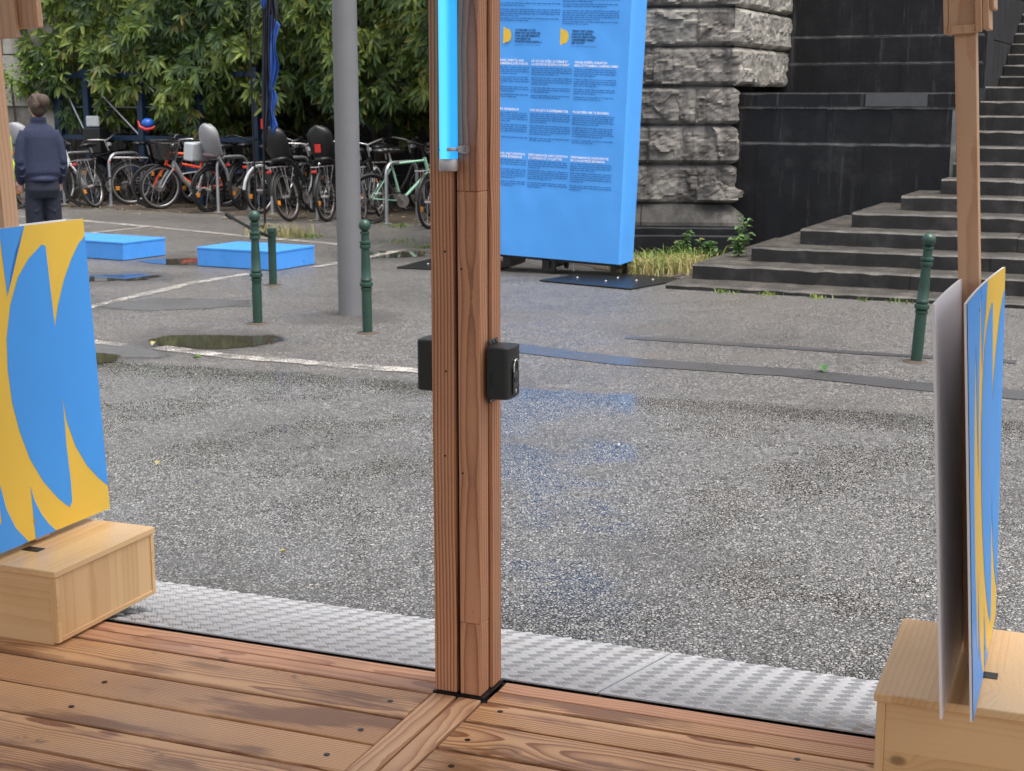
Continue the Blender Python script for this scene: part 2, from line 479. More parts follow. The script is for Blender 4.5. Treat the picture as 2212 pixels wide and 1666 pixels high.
M_INKW = simple('white_ink', (.85, .88, .92), .7, var=.03)
M_INKY = simple('yellow_ink', (.80, .52, .05), .7, var=.03)
M_BLKS = simple('black_steel', (.012, .012, .013), .35, .2, var=.3, scale=20)
M_GALV = simple('galvanised_steel', (.46, .48, .50), .38, .75, var=.25, scale=18)
M_GREY = simple('grey_painted_pole', (.165, .165, .172), .5, .1, var=.13, scale=6, wear=.25)
M_GRN = simple('dark_green_paint', (.019, .056, .040), .36, var=.25, scale=18, wear=.3)
M_PLAT = simple('blue_painted_platform', (.075, .32, .84), .32, var=.18, scale=6, wear=.18)
M_WHITE = simple('road_paint', (.55, .52, .47), .7, var=.2, scale=30)
M_BLKP = simple('black_plastic', (.013, .014, .014), .42, var=.2, scale=30)
M_KEY = simple('key_safe_body', (.014, .016, .015), .45, var=.2, scale=60, bump=.1)
M_KEYG = simple('key_safe_grey', (.06, .06, .065), .4, var=.2, scale=60)
M_CHR = simple('chrome', (.7, .7, .7), .18, 1.0, var=.05)
M_ALU = simple('dull_aluminium', (.48, .45, .45), .4, .8, var=.15, scale=30)
M_RUB = simple('tyre_rubber', (.016, .016, .016), .65, var=.35, scale=30)
M_FENCE = simple('navy_iron_paint', (.010, .032, .075), .5, var=.25, scale=8)
M_NAVY = simple('navy_wool', (.022, .028, .062), .9, var=.25, scale=30, bump=.2)
M_TROU = simple('dark_trouser_cloth', (.013, .016, .030), .9, var=.3, scale=20, bump=.2)
M_SKIN = simple('skin', (.50, .29, .21), .5, var=.1, scale=20)
M_HAIR = simple('brown_hair', (.055, .031, .019), .5, var=.6, scale=60, bump=.6)
M_LIME = simple('lime_safety_fabric', (.48, .72, .05), .6, var=.12, scale=12)
M_FLAGB = simple('blue_flag_cloth', (.03, .10, .38), .75, var=.2, scale=8)
M_FLAGD = simple('black_flag_cloth', (.022, .023, .038), .8, var=.3, scale=8)
M_RED = simple('red_plastic', (.55, .03, .02), .3, var=.15)
M_ORNG = simple('orange_paint', (.75, .075, .015), .3, var=.15)
M_AMB = simple('amber_reflector', (.75, .27, .02), .3, var=.1)
M_SILV = simple('silver_bike_paint', (.50, .51, .53), .3, .5, var=.12)
M_WPLS = simple('white_plastic', (.50, .52, .54), .4, var=.12)
M_MINT = simple('mint_paint', (.32, .58, .42), .35, var=.1)
M_BLKB = simple('black_bike_paint', (.012, .012, .014), .3, .1, var=.3)
M_GRYC = simple('grey_seat_shell', (.27, .27, .285), .5, var=.12)
M_PADG = simple('mauve_grey_padding', (.15, .115, .13), .9, var=.2)
M_STKB = simple('grey_wood_sill', (.2, .2, .2), .8)

# ------------------------------------------------------------------ ground, road, markings
g = MB(); g.add([(-150, -60, 0), (150, -60, 0), (150, 160, 0), (-150, 160, 0)], [(0, 1, 2, 3)])
tag(g.build('street_ground', M_ASPH), kind='structure')

def strip(pts, w, jitter=0.0, step=.12, seed=1):
    """a flat ribbon along pts with worn, uneven edges -> list of quads"""
    rr = random.Random(seed)
    out = []
    P = [Vector((p[0], p[1], 0)) for p in pts]
    dense = []
    for a, b in zip(P[:-1], P[1:]):
        n = max(1, int((b - a).length / step))
        dense += [a + (b - a) * i / n for i in range(n)]
    dense.append(P[-1])
    L_, R_ = [], []
    for i, p in enumerate(dense):
        d = (dense[min(i + 1, len(dense) - 1)] - dense[max(0, i - 1)]).normalized()
        nn = Vector((-d.y, d.x, 0))
        L_.append(p + nn * (w / 2 + rr.uniform(-jitter, jitter))); R_.append(p - nn * (w / 2 + rr.uniform(-jitter, jitter)))
    return L_, R_

def m_paint(nm='worn_white_line', lo=.57, hi=.68):
    m = N(nm)
    P = m.pos()
    col = m.mix(m.noise(P, 40, 4), (.36, .33, .30), (.66, .62, .56))
    v = m.vor(P, 85.0)
    chip = m.math('ADD', m.math('MULTIPLY', v.outputs['Distance'], .55), m.math('MULTIPLY', m.noise(P, 5.0, 5, .7), .75))
    keep = m.sstep(chip, hi, lo)
    m.out(col, .6, 0, .3)
    tr = m.n('ShaderNodeBsdfTransparent')
    ms = m.n('ShaderNodeMixShader')
    m.l(keep, ms.inputs[0]); m.l(tr.outputs[0], ms.inputs[1]); m.l(m.b.outputs[0], ms.inputs[2])
    m.l(ms.outputs[0], m.t.nodes['Material Output'].inputs['Surface'])
    return m.m
M_LINE = m_paint()
M_LINE2 = m_paint('almost_gone_white_line', .42, .50)

LINES = [([(-8.2, 21.8), (-7.0, 21.0), (-5.83, 20.2), (-4.64, 19.2), (-3.8, 18.45), (-3.11, 17.8), (-2.18, 17.1), (-1.89, 16.75)], .13),
         ([(-4.76, 19.18), (-5.07, 18.6), (-5.4, 18.0)], .12),
         ([(-3.6, 11.1), (-3.335, 11.88), (-3.16, 12.45), (-2.87, 13.34), (-2.5, 14.0)], .11),
         ([(-1.95, 14.6), (-1.64, 15.16), (-1.2, 16.3)], .11),
         ([(-3.2, 10.2), (-2.82, 10.0), (-2.62, 9.88)], .12),
         ([(-2.36, 9.8), (-1.91, 9.49), (-1.5, 9.31), (-1.0, 9.1), (-.58, 8.93), (-.1, 8.6)], .13),
         ([(-.05, 8.57), (.36, 8.40), (.86, 8.3)], .09),
         ([(1.15, 8.1), (1.49, 7.97), (1.86, 7.83), (2.27, 7.74), (3.0, 7.45)], .08)]
for i, (pts, w) in enumerate(LINES):
    L_, R_ = strip(pts, w, .014, .09, i)
    m_ = MB(); n_ = len(L_)
    m_.add([(p.x, p.y, .008) for p in L_] + [(p.x, p.y, .008) for p in R_], [(k, n_ + k, n_ + k + 1, k + 1) for k in range(n_ - 1)])
    tag(m_.build('road_marking', M_LINE if i < 6 else M_LINE2), kind='structure')

def m_smooth():
    m = N('smooth_wet_asphalt')
    P = m.pos()
    n = m.noise(P, 3.0, 5, .6); f = m.noise(P, 140, 3, .6)
    col = m.mix(f, (.055, .054, .057), (.10, .098, .10))
    m.out(col, m.math('ADD', m.math('MULTIPLY', n, .4), .10), 0, .5)
    m.bump(f, .15, .002)
    return m.m
M_SMOOTH = m_smooth()
for nm, pts, w in (('asphalt_trench', [(-.2, 9.88), (.06, 9.78), (.72, 9.27), (1.68, 8.90), (2.45, 8.41), (3.3, 8.0)], .27),
                   ('asphalt_trench', [(.8, 10.25), (1.4, 10.0), (2.3, 9.6), (3.2, 9.25)], .12)):
    L_, R_ = strip(pts, w, .012, .2, 5)
    m_ = MB(); n_ = len(L_)
    m_.add([(p.x, p.y, .004) for p in L_] + [(p.x, p.y, .004) for p in R_], [(k, n_ + k, n_ + k + 1, k + 1) for k in range(n_ - 1)])
    tag(m_.build(nm, M_SMOOTH), kind='structure')

def sheet_mat(name, kind, rx, ry, seed):
    """water or old tar that thins out raggedly towards its rim"""
    m = N(name)
    P = m.pos(); o = m.xyz(m.obj())
    e = m.math('SQRT', m.math('ADD', m.math('POWER', m.math('ABSOLUTE', m.math('DIVIDE', o[0], rx)), 2.0), m.math('POWER', m.math('ABSOLUTE', m.math('DIVIDE', o[1], ry)), 2.0)))
    nz = m.math('ADD', m.math('MULTIPLY', m.math('SUBTRACT', m.noise(m.vmath('ADD', P, (seed, seed, 0)), 2.6, 3, .5), .5), 1.1), m.math('MULTIPLY', m.math('SUBTRACT', m.noise(P, 45.0, 4, .7), .5), .5))
    e = m.math('ADD', e, nz)
    if kind == 'water':
        m.out(m.mix(m.noise(P, 6, 4), (.030, .027, .020), (.065, .058, .044)), .035, 0, .5)
        m.bump(m.noise(P, 18, 2), .02, .004)
        a = m.sstep(e, .86, .72)
    else:
        f = m.noise(P, 140, 3, .6)
        m.out(m.mix(f, (.075, .073, .074), (.135, .131, .130)), m.math('ADD', m.math('MULTIPLY', m.noise(P, 3, 5), .5), .14), 0, .5)
        m.bump(f, .2, .002)
        a = m.math('MULTIPLY', m.sstep(e, .95, .70), .9)
    tr = m.n('ShaderNodeBsdfTransparent'); ms = m.n('ShaderNodeMixShader')
    m.l(a, ms.inputs[0]); m.l(tr.outputs[0], ms.inputs[1]); m.l(m.b.outputs[0], ms.inputs[2])
    m.l(ms.outputs[0], m.t.nodes['Material Output'].inputs['Surface'])
    return m.m
def sheet(name, kind, cx, cy, rx, ry, rot, z, seed):
    m_ = MB(); m_.poly([(rx * 1.6 * math.cos(6.28318 * k / 40), ry * 1.6 * math.sin(6.28318 * k / 40), 0) for k in range(40)])
    return tag(m_.build(name, sheet_mat('%s_%d' % (kind, seed), kind, rx, ry, seed), loc=(cx, cy, z), rot=(0, 0, rot)), kind='structure')
sheet('asphalt_patch', 'tar', -2.75, 11.95, .75, .40, R(5), .0030, 5)
sheet('asphalt_patch', 'tar', -2.75, 9.72, .65, .28, R(-20), .0030, 6)
sheet('puddle', 'water', -2.06, 10.07, .52, .36, R(-4), .0042, 1)
sheet('puddle', 'water', -2.90, 9.45, .50, .24, R(-12), .0046, 2)
sheet('puddle', 'water', -3.75, 13.72, .62, .34, R(8), .0040, 3)
sheet('puddle', 'water', -3.30, 15.15, .55, .40, R(-10), .0044, 4)
sheet('puddle', 'water', -1.32, 15.80, .62, .42, R(12), .0048, 9)
def blob(pts, name, z, mat, wob=.05, seed=0):
    n = len(pts); out = []
    for i in range(n):
        p0, p1, p2, p3 = (Vector(pts[(i + k - 1) % n]) for k in range(4))
        for t in [k_ / 14 for k_ in range(14)]:
            q = .5 * ((2 * p1) + (-p0 + p2) * t + (2 * p0 - 5 * p1 + 4 * p2 - p3) * t * t + (-p0 + 3 * p1 - 3 * p2 + p3) * t ** 3)
            nn_ = Vector((mnoise.noise(Vector((q.x * 5, q.y * 5, seed))), mnoise.noise(Vector((q.x * 5, q.y * 5, seed + 9)))))
            out.append((q.x + nn_.x * wob * 3, q.y + nn_.y * wob * 3, z))
    m_ = MB(); m_.poly(out)
    return tag(m_.build(name, mat), kind='structure')
# soil bed under the shrubs, with dirt
blob([(-12, 25.2), (-8.4, 23.7), (-6, 22.4), (-4, 21.2), (-2.5, 20.5), (-.8, 19.5), (.5, 19.3), (1.5, 24), (-3, 30), (-14, 30)], 'soil_bed', .006, M_SOIL, .08, 7)
blob([(1.1, 14.0), (1.45, 13.75), (1.7, 14.0), (2.3, 15.2), (2.6, 16.2), (1.0, 16.5), (.6, 15.2)], 'grass_bed', .006, M_SOIL, .05, 8)

# ------------------------------------------------------------------ timber deck of the pavilion
base = MB(); base.box(-4.2, 2.0, -.6, 3.355, .02, .12)
deck = tag(base.build('deck_floor', M_BLKP, rot=(0, 0, -BA)), kind='structure')
def plank(u0, u1, v0, v1, mat, z=ZD, th=.03, name='plank'):
    m_ = MB(); cu, cv = (u0 + u1) / 2, (v0 + v1) / 2
    m_.box(-(u1 - u0) / 2, (u1 - u0) / 2, -(v1 - v0) / 2, (v1 - v0) / 2, -th, 0)
    return m_.build(name, mat, deck, bevel=.0035, loc=(cu, cv, z), seg=2)
for j, (lv, rv) in enumerate(((3.213, 3.213), (3.048, 3.088), (2.890, 2.928), (2.732, 2.770), (2.574, 2.612), (2.416, 2.454), (2.258, 2.296), (2.1, 2.138))):
    nl = (3.048, 2.890, 2.732, 2.574, 2.416, 2.258, 2.1, 1.942)[j]
    nr = (3.088, 2.928, 2.770, 2.612, 2.454, 2.296, 2.138, 1.98)[j]
    plank(-4.1, -1.484, nl + .0065, lv - .0065, M_DECK, ZD - rnd.uniform(0, .0025))
    plank(-1.342, 1.95, nr + .0065, rv - .0065, M_DECK, ZD - rnd.uniform(0, .0025))
plank(-4.1, -1.484, 3.218, 3.280, M_DECKR)
plank(-1.336, 1.95, 3.218, 3.280, M_DECK)
plank(-4.1, -1.484, 3.289, 3.352, M_DECKR, ZD - .002)
plank(-1.336, 1.95, 3.289, 3.352, M_DECKR, ZD - .002)
for u0, u1 in ((-1.479, -1.416), (-1.408, -1.348)):
    plank(u0, u1, 1.9, 3.212, M_DECKY, ZD + .003)
# countersunk screw heads
for (u, v) in ((-1.56, 3.13), (-1.55, 2.95), (-1.56, 2.80), (-1.28, 3.17), (-1.29, 2.99), (-1.27, 2.85), (-.55, 3.17), (-.52, 3.0), (-2.3, 2.97), (-2.28, 2.81), (-2.9, 2.97), (-2.9, 2.66), (-1.30, 2.69)):
    m_ = MB(); m_.lathe([(.0075, 0), (.0075, .0012), (.004, .0014)], 10)
    m_.build('screw_head', M_BLKS, deck, loc=(u, v, ZD - .0008))
ang = MB(); ang.box(-4.2, 2.0, 3.356, 3.362, .03, .150).box(-4.2, 2.0, 3.362, 3.386, .150, .156)
ang.build('edge_angle', M_BLKS, deck)

# ------------------------------------------------------------------ aluminium ramp plates with five-bar tread
Z0, Z1 = .166, .016
V0, V1 = 3.380, 4.09
def tread_mesh(u0, u1):
    m_ = MB()
    Lp = math.hypot(V1 - V0, Z0 - Z1)
    p = .0455                                   # five-bar groups on a lattice turned 45 degrees
    nn = int((u1 - u0 + Lp) / p) + 2
    for i in range(-nn, nn):
        for j in range(-nn, nn):
            cx0 = (i + j) * p * .7071 + (u0 + u1) / 2
            cy0 = (i - j) * p * .7071 + Lp / 2
            a = R(45) if (i + j) % 2 else R(-45)
            dx, dy = math.cos(a), math.sin(a); nx, ny = -dy, dx
            for k in range(5):
                o = (k - 2) * .0086
                hl = .0195 if abs(k - 2) < 2 else .0165
                w = .0023
                cx, cy = cx0 + nx * o, cy0 + ny * o
                if not (u0 + .014 < cx < u1 - .014 and .014 < cy < Lp - .014): continue
                ring_ = [(-hl, 0), (-hl * .6, -w), (hl * .6, -w), (hl, 0), (hl * .6, w), (-hl * .6, w)]
                vs_ = [(cx + dx * a_ + nx * b, cy + dy * a_ + ny * b, 0) for a_, b in ring_]
                vs_ += [(cx - dx * hl * .6, cy - dy * hl * .6, .0044), (cx + dx * hl * .6, cy + dy * hl * .6, .0044)]
                m_.add(vs_, [(0, 1, 6), (1, 2, 7, 6), (2, 3, 7), (3, 4, 7), (4, 5, 6, 7), (5, 0, 6)])
    return m_, Lp
slope = math.atan2(Z1 - Z0, V1 - V0)
for k, (u0, u1, lab) in enumerate(((-3.333, -2.217, 'aluminium tread plate under the wooden box at the left edge of the ramp'),
                                   (-2.213, -1.098, 'aluminium tread plate left of the timber post, between the two ramp seams'),
                                   (-1.094, .02, 'aluminium tread plate running to the wooden box at the right'),)):
    t = thing('ramp_plate', lab, 'ramp plate', B(0, V0, Z0), 0, 'tread plates of the entrance ramp', rot=(0, 0, -BA))
    tm, Lp = tread_mesh(u0, u1)
    pm = MB(); pm.box(u0, u1, 0, Lp, -.004, 0)
    p_ = pm.build('plate', M_PLATE, t, rot=(slope, 0, 0))
    tr_ = tm.build('tread_pattern', M_PLATE, t, rot=(slope, 0, 0))
    tr_['kind'] = 'stuff'
    em = MB(); em.box(u0 + .01, u1 - .01, Lp - .012, Lp - .004, -.012, -.004); em.build('edge_lip', M_PLATE, t, rot=(slope, 0, 0))
    for su in (u0 + .12, u1 - .3, u1 - .08):
        sc = MB(); sc.lathe([(.007, 0), (.007, .001), (.004, .003)], 10, (su, .03 + .05 * (su % .3), 0)); sc.build('screw_head', M_ALU, t, rot=(slope, 0, 0))

# ------------------------------------------------------------------ the timber post, its lamp and its two key safes
post = thing('timber_post', 'reddish timber post of three beams rising through the middle of the picture', 'post', B(-1.41, 3.28, ZD), -BA)
for (u0, u1, v0, v1, mt) in ((-1.478, -1.417, 3.220, 3.335, M_POSTR), (-1.410, -1.346, 3.281, 3.343, M_POSTR)):
    m_ = MB(); m_.box((u0 - u1) / 2, (u1 - u0) / 2, (v0 - v1) / 2, (v1 - v0) / 2, 0, 2.95)
    m_.build('beam', mt, post, bevel=.003, loc=((u0 + u1) / 2 + 1.41, (v0 + v1) / 2 - 3.28, .008), seg=2)
for z0, z1 in ((0, .188), (.1885, 1.255), (1.2555, 2.95)):
    m_ = MB(); m_.box(-.028, .028, -.0265, .0265, 0, z1 - z0); m_.build('beam', M_POST, post, bevel=.002, loc=(.030, -.0335, .008 + z0))
m_ = MB(); m_.box(-.072, .068, -.064, .066, 0, .007).box(-.0095, .0005, -.045, .05, .007, 2.9)
m_.build('base_plate', M_BLKS, post)
for x, z in ((-.030, .83), (-.034, .62), (-.030, 1.12), (.0125, 1.08), (.0125, .58)):
    m_ = MB(); m_.tube((x, -.0607, z), (x, -.0598, z), .0028, n=8); m_.build('nail_hole', M_BLKS, post)

def m_led():
    m = N('cyan_light_tube')
    p = m.xyz(m.obj())
    f = m.sstep(m.math('ABSOLUTE', m.math('ADD', p[0], .004)), .004, .021)
    col = m.mix(f, (.10, .74, 1.0), (.0, .33, 1.0))
    m.out((.05, .25, .4), .3)
    m.l(col, m.b.inputs['Emission Color'])
    m.b.inputs['Emission Strength'].default_value = 0.52
    return m.m
tube = thing('light_tube', 'glowing cyan light tube clipped upright to the timber post', 'light tube', B(-1.416, 3.192, 1.51), -BA)
m_ = MB(); m_.lathe([(.0215, 0), (.0215, 1.25)], 28); m_.build('tube', m_led(), tube, smooth=40)
m_ = MB(); m_.lathe([(.0225, -.028), (.0235, -.024), (.0235, -.002), (.0225, .0)], 28); m_.build('end_cap', M_ALU, tube, smooth=40)
m_ = MB(); m_.lathe([(.0225, 1.25), (.0235, 1.252), (.0235, 1.274), (.0225, 1.278)], 28); m_.build('end_cap', M_ALU, tube, smooth=40)
m_ = MB(); m_.ring((0, 0, .022), .0242, .0016, 20, 6, 'Z', R(-75), R(75), 3.0); m_.ring((0, 0, .022), .0242, .0016, 12, 6, 'Z', R(150), R(215), 3.0)
m_.box(.024, .044, -.004, .001, .015, .030).box(.036, .044, -.004, .030, .013, .031)
m_.build('clip', M_ALU, tube)

def key_safe(label, side, v, z):
    # front faces +x in local axes when side=+1
    u = -1.345 if side > 0 else -1.479
    t = thing('key_safe', label, 'key safe', B(u, v, z), -BA if side > 0 else math.pi - BA, 'key safes on the post')
    m_ = MB(); m_.box(0, .004, -.030, .030, -.014, .141); m_.build('mounting_plate', M_KEY, t, bevel=.002)
    # rounded cover: profile in plan, extruded upwards
    prof = [(.004, -.043), (.050, -.043), (.056, -.038), (.059, -.020), (.0605, .0), (.059, .020), (.056, .038), (.050, .043), (.004, .043)]
    m_ = MB(); n = len(prof)
    lv = []
    for zz, ins in ((0, .003), (.003, 0), (.124, 0), (.127, .003)):
        lv += [(max(.004, x - ins), y * (1 - ins / .04), zz) for x, y in prof]
    fs = [tuple(range(n - 1, -1, -1)), tuple(3 * n + i for i in range(n))]
    for k in range(3):
        for i in range(n): fs.append((k * n + i, k * n + (i + 1) % n, (k + 1) * n + (i + 1) % n, (k + 1) * n + i))
    m_.add(lv, fs); m_.build('cover', M_KEY, t, smooth=35)
    m_ = MB(); m_.box(.0602, .0622, -.019, .019, .010, .072); m_.build('dial_panel', M_BLKS, t, bevel=.001)
    m_ = MB(); m_.path([(.063, -.015, .066)] + [(.063, -.015 * math.cos(a), .080 + .015 * math.sin(a)) for a in (0, .5, 1.05, 1.57, 2.1, 2.64, 3.14)] + [(.063, .015, .066)], .0022, 8)
    m_.build('shackle', M_CHR, t, smooth=60)
    m_ = MB(); m_.box(.0622, .0634, -.016, .016, .051, .064); m_.box(.0622, .0634, -.016, .016, .026, .038); m_.build('grey_panel', M_KEYG, t, bevel=.0005)
    for y in (-.010, -.002, .006):
        m_ = MB(); m_.box(.0622, .0645, y, y + .006, .041, .049); m_.build('dial', M_CHR if 0 else M_KEYG, t, bevel=.0008)
    m_ = MB(); m_.tube((.0622, 0, .019), (.0630, 0, .019), .003, n=10); m_.box(.0622, .0630, -.001, .001, .013, .017); m_.build('keyhole_mark', M_INKW, t)
    m_ = MB(); m_.box(.0125, .018, -.0437, -.0425, .034, .070); m_.build('side_slot', M_BLKS, t)
    for y in (-.020, .0, .020):
        for zz in (-.008, .135):
            m_ = MB(); m_.tube((.004, y, zz), (.0052, y, zz), .0028, n=8); m_.build('screw_head', M_ALU, t)
    return t
key_safe('black key safe with silver shackle emblem on the right side of the post', 1, 3.283, ZD + .765)
key_safe('black key safe half hidden behind the left side of the post', -1, 3.30, ZD + .770)

# ------------------------------------------------------------------ wooden boxes and their sandwich boards
def wood_box(label, u0, u1, v0, v1, h, rz=0.0, slot=(0, 0)):
    t = thing('wooden_box', label, 'box', B(u0, v0, ZD), -BA + rz, 'wooden boxes carrying the boards')
    W_, D_ = u1 - u0, v1 - v0
    th, lid = .018, .020
    m_ = MB(); m_.box(-W_ / 2 + th, W_ / 2 - th, 0, th, -h / 2 + .002, h / 2 - lid / 2 - .001)
    m_.build('front_panel', M_BOX, t, bevel=.0015, loc=(W_ / 2, .004, h / 2 - lid / 2 + .006))
    for x in (0, W_ - th):
        m_ = MB(); m_.box(0, th, -D_ / 2, D_ / 2, -h / 2 + .006, h / 2 - lid - .0005)
        m_.build('side_panel', M_BOXZ, t, bevel=.002, loc=(x, D_ / 2, h / 2))
    # side cleats seen as a frame on the end face
    m_ = MB(); m_.box(th, W_ - th, D_ - th, D_, .006, h - lid - .001); m_.build('back_panel', M_BOX, t)
    for x0, x1, y0, y1, z0, z1 in ((W_ - .001, W_ + .004, 0.0, .016, .008, h - lid - .003), (W_ - .001, W_ + .004, D_ - .016, D_, .008, h - lid - .003), (W_ - .001, W_ + .004, .017, D_ - .017, .008, .022)):
        m_ = MB(); m_.box(x0, x1, y0, y1, z0, z1); m_.build('corner_strip', M_BOXY, t, bevel=.001)
    m_ = MB(); m_.box(-W_ / 2 - .006, W_ / 2 + .006, -D_ / 2 - .006, D_ / 2 + .006, -lid, 0)
    m_.build('lid', M_BOXY, t, bevel=.003, loc=(W_ / 2, D_ / 2, h), seg=2)
    for x in (.03, W_ - .06):
        for y in (.03, D_ - .06):
            m_ = MB(); m_.box(x, x + .03, y, y + .03, 0, .008); m_.build('foot', M_BLKP, t)
    if slot != (0, 0):
        m_ = MB(); m_.box(slot[0] - .030, slot[0] + .026, slot[1] - .018, slot[1] + .018, h + .0005, h + .0015); m_.build('pole_socket', M_BLKP, t)
    return t
wood_box('pale wooden box at the left overhanging the tread plate', -2.99, -2.575, 3.135, 3.59, .215, slot=(.235, .14))
wood_box('pale wooden box in the lower right corner with dark socket in its lid', -.362, .10, 3.02, 3.50, .25, slot=(.205, .18))

PRINT = {
 'near': [(0, 1), (.41, 1), (.385, .92), (.35, .82), (.32, .72), (.30, .62), (.288, .53), (.268, .68), (.247, .88), (.22, .80), (.185, .70), (.158, .60), (.143, .50), (.14, .42), (.147, .33), (.170, .22), (.20, .13), (.238, .085), (.239, .20), (.240, .33), (.252, .22), (.278, .13), (.325, .06), (.40, 0), (0, 0)],
 'wedge': [(.413, 1), (.424, .788), (.457, .851), (.5, .919), (.58, 1)],
 'lens': [(.711, .928), (.716, .80), (.722, .664), (.757, .73), (.817, .809), (.885, .874), (.95, .922), (1, .942), (1, .081), (.934, .119), (.856, .176), (.785, .255), (.74, .347), (.729, .433), (.723, .265), (.729, .141), (.725, .076), (.705, .059), (.681, .07), (.625, .104), (.536, .176), (.463, .262), (.414, .36), (.385, .455), (.378, .563), (.392, .66), (.438, .762), (.504, .842), (.585, .894), (.685, .934)],
 'spike': [(.449, .175), (.465, .125), (.504, .071), (.547, .031), (.592, 0), (.449, 0)]}
def tri(pts2):
    bm = bmesh.new()
    vs_ = [bm.verts.new((x, y, 0)) for x, y in pts2]
    f = bm.faces.new(vs_); r_ = bmesh.ops.triangulate(bm, faces=[f], ngon_method='EAR_CLIP')
    bm.verts.index_update()
    out = ([(v.co.x, v.co.y) for v in bm.verts], [tuple(v.index for v in f.verts) for f in bm.faces]); bm.free()
    return out
def board(label, u, v0, zb, w, h, lean, gap, warp, stick_v, group, sw=.056, sd=.062, top=1.75):
    """two foam boards either side of a batten; the right face of the right board is printed"""
    t = thing('sandwich_board', label, 'board', B(u, v0, zb), 0, group, rot=(0, lean, -BA))
    def sheet(x, name, mat):
        m_ = MB(); n = 8; k = 8; vs_ = []; fs = []
        bend = lambda s_, z_: warp * (s_ ** 2) * (z_ / h)
        for side in (-.0025, .0025):
            for j in range(k + 1):
                for i in range(n + 1):
                    s_ = i / n; z_ = h * j / k
                    vs_.append((x + side + bend(s_, z_), w * s_, z_))
        q = (n + 1) * (k + 1)
        for j in range(k):
            for i in range(n):
                a = j * (n + 1) + i
                fs += [(a, a + 1, a + n + 2, a + n + 1), (q + a, q + a + n + 1, q + a + n + 2, q + a + 1)]
        for i in range(n): fs += [(i, q + i, q + i + 1, i + 1), (k * (n + 1) + i, k * (n + 1) + i + 1, q + k * (n + 1) + i + 1, q + k * (n + 1) + i)]
        for j in range(k): fs += [(j * (n + 1), (j + 1) * (n + 1), q + (j + 1) * (n + 1), q + j * (n + 1)), (j * (n + 1) + n, q + j * (n + 1) + n, q + (j + 1) * (n + 1) + n, (j + 1) * (n + 1) + n)]
        m_.add(vs_, fs)
        return m_.build(name, mat, t, smooth=30), bend
    sheet(-gap / 2 - .003, 'back_board', M_WPAN)
    fb, bend = sheet(gap / 2 + .003, 'front_board', M_WPAN)
    # printed face: a yellow ground with blue wave shapes laid on it
    def face(pts2, off, mat, name, par):
        m_ = MB()
        v2, f2 = pts2
        m_.add([(gap / 2 + .0055 + off + bend(a, b * h), a * w, b * h) for a, b in v2], f2)
        return m_.build(name, mat, par)
    n = 8
    gv = [(i / n, j / n) for j in range(n + 1) for i in range(n + 1)]
    gf = [(j * (n + 1) + i, j * (n + 1) + i + 1, (j + 1) * (n + 1) + i + 1, (j + 1) * (n + 1) + i) for j in range(n) for i in range(n)]
    face((gv, gf), .0008, M_YELL, 'printed_ground', fb)
    for k_, p_ in PRINT.items():
        # cut into bands so that the print follows the bend of the sheet
        bm = bmesh.new()
        f = bm.faces.new([bm.verts.new((x, y, 0)) for x, y in p_])
        bmesh.ops.triangulate(bm, faces=[f], ngon_method='EAR_CLIP')
        for ax in (0, 1):
            for q in range(1, 8):
                co = (q / 8, 0, 0) if ax == 0 else (0, q / 8, 0)
                bmesh.ops.bisect_plane(bm, geom=bm.verts[:] + bm.edges[:] + bm.faces[:], plane_co=co, plane_no=(1, 0, 0) if ax == 0 else (0, 1, 0))
        bm.verts.index_update()
        d_ = ([(v.co.x, v.co.y) for v in bm.verts], [tuple(v.index for v in f.verts) for f in bm.faces]); bm.free()
        face(d_, .0016, M_BLUES, 'blue_print', fb)
    m_ = MB(); m_.box(-sw / 2, sw / 2, -sd / 2, sd / 2, -.01 - top / 2, top / 2)
    m_.build('batten', M_STICK, t, bevel=.002, loc=(0, stick_v - v0, top / 2), seg=2)
    for s_, z_ in ((.34, .95), (.45, .06)):
        m_ = MB(); m_.lathe([(.004, 0), (.004, .001)], 10); o = m_.build('screw_head', M_ALU, fb, loc=(gap / 2 + .0085 + bend(s_, z_ * h), s_ * w, z_ * h), rot=(0, R(90), 0))
    return t
GB = 'printed sandwich boards on battens'
bl = board('blue and yellow wave board leaning over the wooden box at the left edge', -2.812, 3.03, ZD + .232, .63, .892, R(-2.6), .056, 0.0, 3.355, GB, sw=.052)
br_ = board('blue and yellow wave board seen nearly edge-on above the right wooden box', -.192, 2.90, ZD + .262, .66, .835, R(-4.0), .052, .03, 3.36, GB, sw=.044, sd=.055)

# ------------------------------------------------------------------ wooden head pieces at the top of both battens
def headpiece(par, y, z):
    for nm, (x0, x1, y0, y1, z0, z1) in (('head_plate', (-.036, .030, -.045, -.034, .012, .40)), ('head_cheek', (-.046, -.0365, -.046, .045, .0, .40)), ('head_sill', (-.036, .018, -.056, -.0455, -.002, .016)),
                                         ('head_block', (.0185, .032, -.058, -.0455, -.002, .085)), ('head_cheek', (.0325, .046, -.046, .055, .004, .40)), ('head_cap', (.0465, .056, -.040, .062, .045, .40))):
        m_ = MB(); m_.box(x0, x1, y0, y1, z0, z1); m_.build(nm, M_STICK, par, bevel=.0015, loc=(.004, y, z))
headpiece(br_, .46, 1.355)
m_ = MB(); m_.box(-.14, .160, -.009, .009, 0, .40); m_.build('head_plate', M_STICK, bl, bevel=.002, loc=(-.008, .275, 1.400))
m_ = MB(); m_.box(-.20, .225, -.011, .011, 0, .40); m_.build('head_plate', M_STICK, bl, bevel=.002, loc=(-.012, .297, 1.424))

